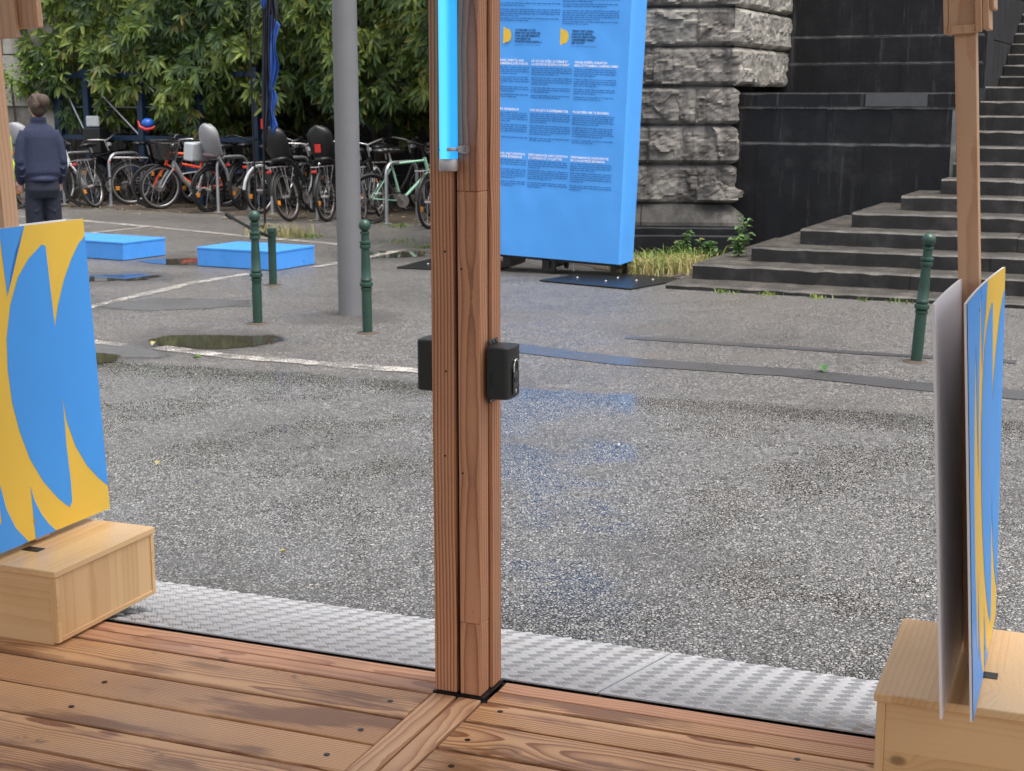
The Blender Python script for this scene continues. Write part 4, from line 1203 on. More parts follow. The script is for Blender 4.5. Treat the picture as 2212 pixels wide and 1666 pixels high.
for z in (.55, 1.02, 2.0):
    m_ = MB(); m_.box(.075, 4.0, -.025, .025, z - .04, z + .04); m_.build('rail', M_FENCE, fen, bevel=.004)
for x0, x1 in ((.08, .6), (.64, 1.72), (1.78, 2.86)):
    for a, b in ((1.06, 1.96), (1.96, 1.06)):
        m_ = MB(); m_.tube((x0, -.03 if a > b else .03, a), (x1, -.03 if a > b else .03, b), .014, n=6); m_.build('brace', M_GALV if a > b else M_FENCE, fen)
    m_ = MB(); m_.tube((x0, .04, 1.5), (x1, .04, 1.5), .010, n=6); m_.build('brace', M_GALV, fen)

def grass(name, label, pts, n, spread, hmin, hmax, mat, seed, cat='grass'):
    rr = random.Random(seed); m_ = MB()
    for k in range(n):
        cx, cy = rr.choice(pts)
        p = Vector((cx + rr.gauss(0, spread), cy + rr.gauss(0, spread), .0))
        h = rr.uniform(hmin, hmax); a = rr.uniform(0, 6.28); b = rr.uniform(.2, 1.5) * h
        d = Vector((math.cos(a), math.sin(a), 0)); s_ = Vector((-d.y, d.x, 0)) * rr.uniform(.003, .007)
        q = p + d * b * .35 + Vector((0, 0, h * .7)); e = p + d * b + Vector((0, 0, h * rr.uniform(.6, 1.0)))
        m_.add([p - s_, p + s_, q + s_ * .7, q - s_ * .7, e], [(0, 1, 2, 3), (3, 2, 4)])
    o = m_.build(name, mat)
    return tag(o, label, cat, kind='stuff')
GP = [(1.35, 14.25), (1.5, 14.5), (1.7, 14.7), (1.45, 14.9), (1.85, 15.1), (1.3, 14.6)]
grass('green_grass', 'green grass growing beside the banner foot', GP + [(1.8, 15.2)], 800, .15, .05, .20, M_GRASS, 1)
grass('dry_grass', 'straw coloured dry grass beside the banner foot', GP[:3] + [(1.3, 14.3), (1.4, 14.15)], 1900, .15, .04, .17, M_STRAW, 2)
grass('pavement_grass', 'sparse grass sprouting in the asphalt by the short bollard', [(-3.0, 18.0), (-2.8, 17.9), (-2.6, 17.85)], 160, .12, .05, .22, M_STRAW, 3)
grass('pavement_grass', 'low green grass beside the bicycle stands', [(-2.55, 17.9), (-2.4, 17.8), (-1.3, 17.2), (-.95, 16.6), (-1.5, 19.3)], 260, .10, .02, .07, M_GRASS, 4)
grass('step_moss', 'thin weeds along the foot of the stone steps', [ST(u, 12.27)[:2] for u in (-3.7, -3.3, -2.9, -2.5, -2.2, -1.6)], 200, .05, .01, .05, M_GRASS, 6)
def weed(label, x, y, z, h, n, seed, lean=(0, 0)):
    rr = random.Random(seed)
    t = thing('weed_plant', label, 'plant', (x, y, z), 0, 'weeds at the foot of the wall')
    st = MB(); lf = MB()
    for k in range(n):
        a = rr.uniform(0, 6.28); e = Vector((math.cos(a) * h * .35 + lean[0] * h, math.sin(a) * h * .25 + lean[1] * h, h * rr.uniform(.55, 1)))
        mid = e * .5 + Vector((0, 0, h * .1))
        st.path([(0, 0, 0), mid, e], [.006, .005, .003], 5)
        for q in range(9):
            f = .15 + .85 * q / 8
            p = (mid * (f / .5) if f < .5 else mid + (e - mid) * ((f - .5) / .5))
            for s_ in (0, 1):
                b = rr.uniform(0, 6.28)
                leaf_at(lf, Vector(p), Vector((math.cos(b), math.sin(b), rr.uniform(-.1, .5))), Vector((0, 0, 1)), rr.uniform(.05, .10), rr.uniform(.035, .06))
    st.build('stem', M_WEED, t); lf.build('foliage', M_WEED, t)
weed('tall pale green weed at the corner of the stone pillar', *ST(-4.2, 14.3)[:2], .0 + .17, .34, 2, 1, (-.05, .1))
weed('low leafy weed growing on the left end of the second step', *ST(-3.95, 13.5)[:2], .175, .22, 5, 2)
weed('leafy weed growing in the grass between banner and steps', 2.0, 15.1, 0, .24, 5, 3)
weed('leafy weed close to the stone plinth behind the grass', 1.75, 15.35, 0, .30, 4, 4, (-.1, 0))
weed('leafy weed left of the banner, beside the timber post', -.72, 16.6, 0, .22, 5, 5)

# fallen leaves and litter on the ground
def litter(label, x, y, ln, mat, seed, z=.006):
    rr = random.Random(seed); m_ = MB()
    a = rr.uniform(0, 6.28)
    leaf_at(m_, Vector((0, 0, 0)), Vector((math.cos(a), math.sin(a), .12)), Vector((0, 0, 1)), ln, ln * .5, -.05, .5)
    sol = m_.build('fallen_leaf', mat, loc=(x, y, z))
    s_ = sol.modifiers.new('thickness', 'SOLIDIFY'); s_.thickness = .0015
    tag(sol, label, 'leaf', 'fallen leaves on the asphalt')
litter('green fallen leaf lying on the smooth asphalt strip at the right', 1.90, 8.86, .13, M_WEED, 4)
litter('bright green leaf on the asphalt below the puddle', -2.05, 9.36, .07, M_LEAF2, 2)
litter('pale yellow leaf at the left tip of the puddle', -2.43, 9.86, .08, M_STRAW, 3)
litter('pale leaf on the asphalt right of the left wave board', -1.62, 6.55, .05, M_STRAW, 4)
litter('small straw coloured leaf near the ramp, left of the post', -.83, 5.25, .035, M_STRAW, 5)
litter('pale scrap of leaf on the wet asphalt right of the post', .50, 6.95, .05, M_WPLS, 6)
rr = random.Random(21); m_ = MB()
for k in range(240):
    w = rr.uniform(-.2, 8.5); p = HR + HL * w - HN * rr.uniform(-1.5, 1.6) + Vector((0, 0, .01))
    a = rr.uniform(0, 6.28); leaf_at(m_, p, Vector((math.cos(a), math.sin(a), .1)), Vector((0, 0, 1)), rr.uniform(.05, .11), .04, -.02)
for k in range(60):
    p = Vector((rr.uniform(-4, 3), rr.uniform(5.5, 14), .008)); a = rr.uniform(0, 6.28)
    leaf_at(m_, p, Vector((math.cos(a), math.sin(a), .1)), Vector((0, 0, 1)), rr.uniform(.012, .03), .012, -.02)
tag(m_.build('leaf_litter', M_STRAW), 'scattered small dry leaves on the asphalt', 'leaf litter', kind='stuff')

# ------------------------------------------------------------------ bicycle stands and bicycles
def hoop(label, p, q, h=.80):
    p, q = Vector((*p, 0)), Vector((*q, 0)); L_ = (q - p).length
    t = thing('bicycle_stand', label, 'bicycle stand', tuple((p + q) / 2), math.atan2(q.y - p.y, q.x - p.x), 'galvanised bicycle stands')
    r = .16
    pts = [(-L_ / 2, 0, 0), (-L_ / 2, 0, h - r)] + [(-L_ / 2 + r - r * math.cos(a), 0, h - r + r * math.sin(a)) for a in (R(22), R(45), R(68), R(90))] + [(L_ / 2 - r + r * math.sin(a), 0, h - r + r * math.cos(a)) for a in (0, R(22), R(45), R(68), R(90))] + [(L_ / 2, 0, 0)]
    m_ = MB(); m_.path(pts, .024, 12); m_.build('hoop', M_GALV, t, smooth=60)
    for x in (-L_ / 2, L_ / 2):
        m_ = MB(); m_.lathe([(.07, .006), (.07, .014), (.03, .018)], 12, (x, 0, 0)); m_.build('foot_plate', M_GALV, t)
hoop('bicycle stand beside the black bicycle, right of the standing woman', (-6.22, 23.1), (-5.85, 23.62))
hoop('bicycle stand between the grey child seat bicycle and the black ones', (-4.28, 21.7), (-3.93, 22.25))
hoop('bicycle stand half hidden by the black child seat bicycle', (-3.43, 21.3), (-2.95, 21.9))
hoop('bicycle stand in front of the mint green bicycle', (-1.66, 19.7), (-1.30, 20.4))
hoop('bicycle stand hidden behind the standing woman', (-7.0, 23.3), (-6.65, 23.9))
hoop('bicycle stand just left of the grey pole', (-2.66, 20.35), (-2.3, 20.9))

_W = {}
def wheel_meshes(rim_mat, key, Rw=.335):
    if key in _W: return _W[key]
    a = MB(); a.ring((0, 0, 0), Rw - .021, .021, 40, 8, 'Y', flat=.95)
    b = MB(); b.ring((0, 0, 0), Rw - .048, .013, 40, 6, 'Y', flat=.9)
    sp = MB()
    for k in range(18):
        a0 = 2 * math.pi * k / 18; s_ = 1 if k % 2 else -1; a1 = a0 + .35 * (1 if k % 4 < 2 else -1)
        sp.tube((.02 * math.cos(a1), .025 * s_, .02 * math.sin(a1)), ((Rw - .05) * math.cos(a0), 0, (Rw - .05) * math.sin(a0)), .0016, n=3)
    hb = MB(); hb.tube((0, -.05, 0), (0, .05, 0), .022, n=10)
    _W[key] = (a.mesh('tyre', M_RUB, 60), b.mesh('rim', rim_mat, 60), sp.mesh('spokes', M_CHR), hb.mesh('hub', M_ALU, 60))
    return _W[key]

def child_seat(t, c, shell, pad, back=-1):
    """rear child seat: tall curved bucket; open side faces forward (+x)"""
    n, k = 12, 10; vs_, fs = [], []
    for j in range(k + 1):
        f = j / k
        z = .47 * f; hw = (.135 + .045 * math.sin(f * 2.6)) * (1 if f < .7 else math.sqrt(max(.03, 1 - ((f - .7) / .31) ** 2)))
        bx = -.03 - .12 * f - .04 * math.sin(f * 3.14)
        for i in range(n + 1):
            a = R(-95 + 190 * i / n)
            vs_.append((bx + (1 - math.cos(a)) * .16 * (1.1 - .45 * f), hw * math.sin(a), z))
    for j in range(k):
        for i in range(n): fs.append((j * (n + 1) + i, j * (n + 1) + i + 1, (j + 1) * (n + 1) + i + 1, (j + 1) * (n + 1) + i))
    m_ = MB(); m_.add([(x + c[0], y + c[1], z + c[2]) for x, y, z in vs_], fs)
    o = m_.build('child_seat', shell, t, smooth=70)
    s_ = o.modifiers.new('thickness', 'SOLIDIFY'); s_.thickness = .018
    m_ = MB(); m_.ell((c[0] + .06, c[1], c[2] + .02), (.17, .13, .055)); m_.build('seat_cushion', pad, o, smooth=60)
    m_ = MB(); m_.path([(c[0] + .05, c[1] + .13, c[2]), (c[0] + .16, c[1] + .19, c[2] - .18), (c[0] + .2, c[1] + .2, c[2] - .33)], [.05, .045, .04], 8, flat=.4); m_.path([(c[0] + .05, c[1] - .13, c[2]), (c[0] + .16, c[1] - .19, c[2] - .18), (c[0] + .2, c[1] - .2, c[2] - .33)], [.05, .045, .04], 8, flat=.4)
    m_.build('foot_rest', shell, o, smooth=60)
    return o

def bike(label, near, pos, heading, paint=M_BLKB, rim='alu', kind='diamond', lean=0.0, steer=0.0, seat=None, rack=True, basket=False, light='red', boxes=None, scale=1.0, fork=None, guard=M_BLKP, bar='city', battery=None):
    """heading: compass degrees (clockwise from away) of the bicycle's front; pos: ground point of the near wheel"""
    hd = R(90 - heading)
    fx, fy = math.cos(hd), math.sin(hd)
    wb = 1.06 * scale
    rear = Vector((pos[0], pos[1], 0)) if near == 'rear' else Vector((pos[0] - fx * wb, pos[1] - fy * wb, 0))
    t = thing('bicycle', label, 'bicycle', tuple(rear), 0, 'bicycles parked at the stands', rot=Matrix.Rotation(hd, 4, 'Z').to_euler() if not lean else (Matrix.Rotation(hd, 4, 'Z') @ Matrix.Rotation(lean, 4, 'X')).to_euler())
    t.scale = (scale,) * 3
    tm, rm, sm, hm = wheel_meshes(M_ALU if rim == 'alu' else M_BLKB, rim)
    rz = .335
    A = Vector((0, 0, rz)); BBk = Vector((.44, 0, .29)); SC = Vector((.30, 0, .78)); HB = Vector((.86, 0, .66)); HT = Vector((.80, 0, .86)); FA = Vector((1.06, 0, rz))
    ST_ = Matrix.Translation(Vector((.88, 0, 0))) @ Matrix.Rotation(steer, 4, 'Z') @ Matrix.Translation(Vector((-.88, 0, 0)))
    for c, fr in ((A, False), (FA, True)):
        w = put('wheel', tm, t, loc=tuple(ST_ @ c) if fr else tuple(c), rot=(0, 0, steer) if fr else None)
        put('rim', rm, w); put('spokes', sm, w); put('hub', hm, w)
    f = MB()
    if kind == 'diamond':
        f.tube(SC, HT + Vector((.01, 0, -.04)), .017, n=10); f.tube(BBk, HB, .021, n=10); f.tube(BBk, SC + Vector((-.015, 0, .06)), .016, n=10)
    elif kind == 'step':
        f.path([HB + Vector((-.01, 0, .04)), Vector((.70, 0, .45)), Vector((.58, 0, .33)), BBk], .034, 10); f.tube(BBk, SC, .018, n=10)
        f.tube(Vector((.74, 0, .52)), Vector((.36, 0, .56)), .012, n=8)
    elif kind == 'ebike':
        f.path([HB + Vector((-.01, 0, .05)), Vector((.72, 0, .47)), Vector((.60, 0, .30)), Vector((.46, 0, .27))], [.045, .048, .045, .04], 10, flat=.8); f.tube(BBk, SC, .02, n=10)
    else:
        f.tube(SC, HT + Vector((.0, 0, -.03)), .026, n=10); f.tube(Vector((.50, 0, .36)), HB, .030, n=10); f.tube(SC, Vector((.34, 0, .60)), .022, n=10); f.tube(Vector((.34, 0, .60)), Vector((.62, 0, .66)), .022, n=10)
        f.tube(Vector((.50, 0, .36)), Vector((.36, 0, .34)), .026, n=8)
    for s_ in (-1, 1):
        o = Vector((0, .045 * s_, 0))
        f.tube(A + o, BBk + o * .5, .010, n=6); f.tube(A + o, SC + Vector((-.01, 0, -.06)) + o * .3, .008, n=6)
    f.tube(HB, HT, .024, n=10); f.tube(BBk + Vector((0, -.04, 0)), BBk + Vector((0, .04, 0)), .028, n=10)
    f.build('frame', paint, t, smooth=60)
    fk = MB(); fk.M = ST_
    for s_ in (-1, 1): fk.path([HB + Vector((.005, .02 * s_, 0)), HB + Vector((.03, .055 * s_, -.06)), Vector((.98, .055 * s_, .48)), FA + Vector((0, .055 * s_, 0))], [.017, .016, .014, .010], 8)
    fk.tube(HB + Vector((.005, -.055, -.02)), HB + Vector((.005, .055, -.02)), .018, n=8)
    fk.build('fork', fork or paint, t, smooth=60)
    hbm = MB(); hbm.M = ST_
    top = HT + Vector((-.045, 0, .16))
    hbm.tube(HT, top, .014, n=8)
    if bar == 'city': pts = [(-.20, .27, .03), (-.06, .24, .06), (.04, .10, .03), (.05, 0, 0), (.04, -.10, .03), (-.06, -.24, .06), (-.20, -.27, .03)]
    else: pts = [(-.03, .31, .02), (.0, .15, .03), (.04, 0, .0), (.0, -.15, .03), (-.03, -.31, .02)]
    hp = [top + Vector(p) for p in pts]
    hbm.path(hp, .0115, 8)
    ho = hbm.build('handlebar', M_ALU if rim == 'alu' else M_BLKB, t, smooth=60)
    for a, b in ((hp[0], hp[1]), (hp[-1], hp[-2])):
        gr = MB(); gr.M = ST_; gr.tube(a, a + (b - a) * .75, .017, n=8); gr.build('grip', M_BLKP, ho, smooth=60)
    for s_ in (-1, 1):
        gr = MB(); gr.M = ST_; gr.tube(top + Vector((.05, .16 * s_, .02)), top + Vector((.02, .26 * s_, -.01)), .006, n=5); gr.build('brake_lever', M_BLKP, ho)
    m_ = MB(); m_.M = ST_; m_.tube(top + Vector((.07, 0, -.06)), top + Vector((.13, 0, -.07)), .032, .028, n=12); m_.build('head_lamp', M_WPLS if rim == 'alu' else M_BLKP, t, smooth=60)
    m_ = MB(); m_.tube(SC, SC + Vector((-.035, 0, .16)), .014, n=8); m_.build('seat_post', M_ALU, t, smooth=60)
    sd = MB(); sc_ = SC + Vector((-.05, 0, .18))
    for xx, ww, hh in ((-.13, .085, .035), (-.05, .085, .04), (.04, .045, .032), (.13, .02, .022)): sd.ell((sc_.x + xx, 0, sc_.z), (.085, ww, hh), 10, 6)
    sd.build('saddle', M_BLKP, t, smooth=60)
    cr = MB(); cr.lathe([(.09, -.004), (.09, .004)], 20)
    o = cr.build('chain_ring', M_ALU, t, loc=(BBk.x, -.05, BBk.z), rot=(R(90), 0, 0))
    m_ = MB()
    for s_ in (-1, 1): m_.tube(BBk + Vector((0, .065 * s_, 0)), BBk + Vector((.12 * s_, .08 * s_, -.12 * s_)), .010, n=6)
    cro = m_.build('crank', M_ALU, t)
    for s_ in (-1, 1):
        m_ = MB(); e = BBk + Vector((.12 * s_, .12 * s_, -.12 * s_)); m_.box(e.x - .045, e.x + .045, e.y - .04, e.y + .04, e.z - .012, e.z + .012); m_.build('pedal', M_BLKP, cro, bevel=.004)
    m_ = MB(); m_.tube((0, -.05, rz + .045), (BBk.x, -.05, BBk.z + .088), .005, n=5); m_.tube((0, -.05, rz - .045), (BBk.x, -.05, BBk.z - .088), .005, n=5); m_.lathe([(.045, 0), (.045, .004)], 14, (0, 0, 0)); 
    m_.build('chain', M_BLKS, t)
    if guard:
        m_ = MB(); m_.ring((0, 0, rz), .358, .021, 22, 6, 'Y', R(15), R(175), 1.0); m_.build('mudguard', guard, t, smooth=60)
        m_ = MB(); m_.M = ST_; m_.ring((1.06, 0, rz), .358, .021, 18, 6, 'Y', R(35), R(150), 1.0); m_.build('mudguard', guard, t, smooth=60)
    if rack:
        m_ = MB()
        for s_ in (-1, 1):
            m_.tube((-.28, .06 * s_, .745), (.26, .06 * s_, .735), .006, n=6); m_.tube((-.12, .06 * s_, .742), (0, .06 * s_, rz), .006, n=6); m_.tube((-.02, .06 * s_, .742), (0, .06 * s_, rz), .006, n=6)
        for x in (-.28, -.1, .08, .24): m_.tube((x, -.06, .742), (x, .06, .742), .006, n=6)
        m_.build('rack', M_BLKB if rim != 'alu' else M_ALU, t)
    if light:
        m_ = MB(); m_.box(-.335, -.31, -.035, .035, .665, .70); m_.build('tail_light', M_RED, t, bevel=.006)
    m_ = MB(); m_.box(1.06 - .02, 1.06 + .02, -.006, .006, rz + .16, rz + .22); m_.build('spoke_reflector', M_AMB, t, bevel=.003)
    m_ = MB(); m_.box(-.24, -.18, -.006, .006, rz - .10, rz - .04); m_.build('spoke_reflector', M_AMB, t, bevel=.003)
    m_ = MB(); m_.path([(.30, .05, .30), (.22, .16, .10), (.20, .2, .012)], .010, 6); m_.build('kickstand', M_BLKS, t)
    m_ = MB(); m_.M = ST_; m_.path([top + Vector((.05, .14, .02)), top + Vector((.16, .10, -.05)), HB + Vector((.07, .03, .02)), HB + Vector((-.05, .02, -.05))], .004, 5); m_.path([top + Vector((.05, -.14, .02)), top + Vector((.18, -.06, -.02)), HB + Vector((.05, -.03, .04))], .004, 5); m_.build('brake_cable', M_BLKP, t)
    if seat: 
        so = child_seat(t, (-.02, 0, .82), seat[0], seat[1])
        if len(seat) > 2:
            m_ = MB(); m_.box(-.178, -.168, -.055, .03, .93, 1.04); m_.build('sticker', seat[2], so, bevel=.003)
    if basket:
        m_ = MB(); m_.M = ST_
        bx, bz = 1.0, .76
        def rg(z, sx, sy): return [(bx - sx, -sy, z), (bx + sx, -sy, z), (bx + sx, sy, z), (bx - sx, sy, z)]
        lo, hi = rg(bz, .11, .13), rg(bz + .25, .15, .19)
        for i in range(4):
            j = (i + 1) % 4
            for k in range(9):
                a = Vector(lo[i]).lerp(Vector(lo[j]), k / 8); b = Vector(hi[i]).lerp(Vector(hi[j]), k / 8); m_.tube(a, b, .0045, n=4)
            for k in range(9):
                a = Vector(lo[i]).lerp(Vector(hi[i]), k / 8); b = Vector(lo[j]).lerp(Vector(hi[j]), k / 8); m_.tube(a, b, .0055 if k < 8 else .009, n=4)
        m_.add(lo, [(0, 1, 2, 3)])
        m_.build('basket', M_BLKP, t)
    if battery:
        m_ = MB(); m_.box(-.02, .02, -.035, .035, -.17, .17); m_.build('battery', battery, t, bevel=.012, loc=(.66, 0, .52), rot=(0, R(48), 0))
    if boxes:
        for k, (x, y, z, a, b, c_, mt) in enumerate(boxes):
            m_ = MB(); m_.box(x - a, x + a, y - b, y + b, z - c_, z + c_); m_.build('carrier_box', mt, t, bevel=.02, seg=2)
    return t
bike('white step-through bicycle standing right behind the woman', 'front', (-6.55, 22.9), 60, M_WPLS, 'blk', 'ebike', rack=False, light=None, bar='flat', lean=R(-5))
bike('leaning black bicycle with red tail light beside the leftmost visible stand', 'rear', (-6.32, 22.65), 14, M_BLKB, 'alu', 'diamond', lean=R(-13))
bike('dark grey bicycle behind the stand left of the silver bicycle', 'rear', (-5.95, 23.3), 62, M_BLKB, 'alu', 'step', lean=R(4))
bike('silver city bicycle with black front basket', 'front', (-5.28, 22.35), 232, M_SILV, 'alu', 'step', lean=R(-6), basket=True, guard=None, rack=True, light=None)
bike('orange-red bicycle behind the silver one', 'rear', (-4.42, 22.9), 250, M_ORNG, 'blk', 'full', rack=False, light=None, guard=None, bar='flat')
bike('black bicycle with grey child seat and white carrier boxes', 'rear', (-4.44, 21.75), 34, M_BLKB, 'blk', 'diamond', seat=(M_GRYC, M_PADG), lean=R(6), boxes=[(.0, .24, .86, .22, .09, .13, M_WPLS)])
bike('black electric bicycle with pale battery behind the second stand', 'rear', (-4.0, 22.15), 22, M_BLKB, 'blk', 'ebike', battery=M_WPLS, lean=R(-3))
bike('black bicycle with pale mudguard behind the furled flag', 'rear', (-3.62, 21.45), 30, M_BLKB, 'alu', 'diamond', guard=M_WPLS, light='red')
bike('black bicycle with tilted black child seat left of the grey pole', 'rear', (-3.0, 20.15), 22, M_BLKB, 'alu', 'step', seat=(M_BLKP, M_BLKP), lean=R(-10), boxes=[(.0, .12, .55, .17, .05, .16, M_BLKP)])
bike('black bicycle with black child seat and red sticker beside the grey pole', 'rear', (-2.50, 20.1), 16, M_BLKB, 'alu', 'diamond', seat=(M_BLKP, M_BLKP, M_RED), lean=R(-3))
bike('black and white bicycle directly right of the grey pole', 'rear', (-1.98, 19.75), 8, M_BLKB, 'alu', 'diamond', guard=M_WPLS, lean=R(-6))
bike('mint green bicycle beside the stand right of the grey pole', 'rear', (-1.86, 19.75), 58, M_MINT, 'blk', 'diamond', rack=False, light=None, guard=None, bar='flat')
bike('black bicycle half hidden behind the left edge of the timber post', 'rear', (-1.06, 19.0), 22, M_BLKB, 'alu', 'diamond', light=None)
bike('bicycle with grey child seat and orange straps at the left edge', 'rear', (-7.35, 22.6), 15, M_BLKB, 'alu', 'diamond', seat=(M_GRYC, M_ORNG), lean=R(-4))
bike('shaded bicycle with white carrier box under the trees at the left', 'rear', (-6.6, 23.9), 20, M_BLKB, 'blk', 'diamond', boxes=[(-.10, 0, 1.28, .02, .12, .085, M_WPLS), (-.02, 0, .98, .14, .16, .2, M_BLKP)])
bike('shaded dark bicycle in the second row behind the silver one', 'rear', (-5.0, 23.5), 35, M_BLKB, 'alu', 'diamond', light=None)
bike('shaded dark bicycle in the second row behind the furled flag', 'rear', (-3.3, 22.6), 28, M_BLKB, 'alu', 'diamond', light=None)
bike('shaded dark bicycle in the second row behind the mint one', 'rear', (-1.0, 20.6), 36, M_BLKB, 'alu', 'diamond', light=None, lean=R(5))
bike('shaded dark bicycle behind the orange-red one', 'rear', (-4.5, 23.5), 55, M_BLKB, 'blk', 'step', light=None, lean=R(6))
bike('shaded dark bicycle behind the left black child seat', 'rear', (-2.9, 21.7), 12, M_BLKB, 'blk', 'diamond', light=None, lean=R(-8))
bike('shaded dark bicycle behind the grey pole', 'rear', (-2.0, 21.3), 40, M_BLKB, 'alu', 'step', light=None)
bike('shaded dark bicycle leaning under the helmet', 'rear', (-5.6, 23.7), 18, M_BLKB, 'blk', 'diamond', light=None, lean=R(8))
bike('shaded dark bicycle between mint bicycle and timber post', 'rear', (-.75, 20.0), 48, M_BLKB, 'blk', 'diamond', light=None, lean=R(-5))
# blue and red helmet hung above the shaded bicycles
t = thing('bicycle_helmet', 'blue and red helmet hanging in the shade above the bicycles', 'helmet', (-5.62, 23.2, 1.22))
m_ = MB(); m_.ell((0, 0, .04), (.10, .09, .08)); m_.build('shell', simple('helmet_blue', (.02, .12, .55), .3), t, smooth=60)
m_ = MB(); m_.path([(-.13, -.08, .08), (-.10, -.10, -.01), (0, -.11, -.055), (.10, -.10, -.035), (.13, -.08, .0)], [.010, .022, .026, .022, .010], 8); m_.build('visor', M_RED, t, smooth=60)

# ------------------------------------------------------------------ furled flag on black poles
t = thing('furled_flag', 'furled dark and blue flag on a thin black pole between bollard and bicycles', 'flag', (-3.03, 18.2, 0))
m_ = MB(); m_.path([(0, 0, 0), (.02, 0, 1.2), (.06, 0, 2.6), (.10, 0, 4.0)], [.014, .013, .012, .010], 8); m_.build('pole', M_BLKS, t, smooth=60)
m_ = MB(); m_.box(-.16, .16, -.16, .16, .005, .03); m_.build('foot', M_BLKS, t, bevel=.004)
def cloth(x0, x1, z0, z1, mat, seed, amp=.05, tip=0.0):
    n, k = 14, 30; vs_, fs = [], []; rr = random.Random(seed); ph = rr.uniform(0, 6)
    for j in range(k + 1):
        f = j / k; z = z0 + (z1 - z0) * f
        for i in range(n + 1):
            s_ = i / n
            wid = (x1 - x0) * (.55 + .45 * math.sin(f * 5 + ph) ** 2) * (1 if f > .2 else .35 + .65 * f / .2)
            x = x0 + wid * s_ + .02 * math.sin(z * 3) + .018 * z
            y = -.03 + amp * math.sin(s_ * 14 + ph + z * 1.7) * (.4 + .6 * s_) + .03 * mnoise.noise(Vector((s_ * 3, z * 2, seed)))
            vs_.append((x, y, z + tip * s_))
    for j in range(k):
        for i in range(n): fs.append((j * (n + 1) + i, j * (n + 1) + i + 1, (j + 1) * (n + 1) + i + 1, (j + 1) * (n + 1) + i))
    m_ = MB(); m_.add(vs_, fs); o = m_.build('cloth', mat, t, smooth=80)
    s_ = o.modifiers.new('thickness', 'SOLIDIFY'); s_.thickness = .004
cloth(.01, .13, 1.05, 3.9, M_FLAGD, 1, .05)
cloth(.07, .21, 2.25, 3.9, M_FLAGD, 3, .04, .1)
cloth(.09, .20, 1.75, 2.62, M_FLAGB, 2, .035, -.12)
cloth(.10, .19, 1.28, 1.80, M_FLAGB, 5, .03, -.08)
cloth(-.02, .09, 2.72, 3.9, M_FLAGB, 6, .03, -.05)
m_ = MB(); m_.box(-.005, .025, -.03, -.02, 1.28, 1.40); m_.build('flag_tag', M_RED, t)
t = thing('thin_pole', 'thin black upright pole left of the furled flag', 'pole', (-3.30, 19.2, 0))
m_ = MB(); m_.path([(0, 0, 0), (-.01, 0, 2), (0, 0, 4)], [.014, .013, .012], 8); m_.build('shaft', M_BLKS, t, smooth=60)
m_ = MB(); m_.box(-.14, .14, -.14, .14, .004, .02); m_.build('foot', M_BLKS, t)

# ------------------------------------------------------------------ people
def remesh(o, vox, sm=6):
    r_ = o.modifiers.new('remesh', 'REMESH'); r_.mode = 'VOXEL'; r_.voxel_size = vox; r_.use_smooth_shade = True
    s_ = o.modifiers.new('smooth', 'SMOOTH'); s_.iterations = sm; s_.factor = .6
def rings(m_, spec, n=20):
    """loft through ellipses (x, y, z, rx, ry)"""
    vs_, fs = [], []
    for (x, y, z, rx, ry) in spec:
        for k in range(n):
            a = 6.28318 * k / n; c, s_ = math.cos(a), math.sin(a)
            vs_.append((x + rx * math.copysign(abs(c) ** .85, c), y + ry * math.copysign(abs(s_) ** .85, s_), z))
    for i in range(len(spec) - 1):
        for k in range(n): fs.append((i * n + k, i * n + (k + 1) % n, (i + 1) * n + (k + 1) % n, (i + 1) * n + k))
    fs += [tuple(range(n - 1, -1, -1)), tuple((len(spec) - 1) * n + k for k in range(n))]
    m_.add(vs_, fs)
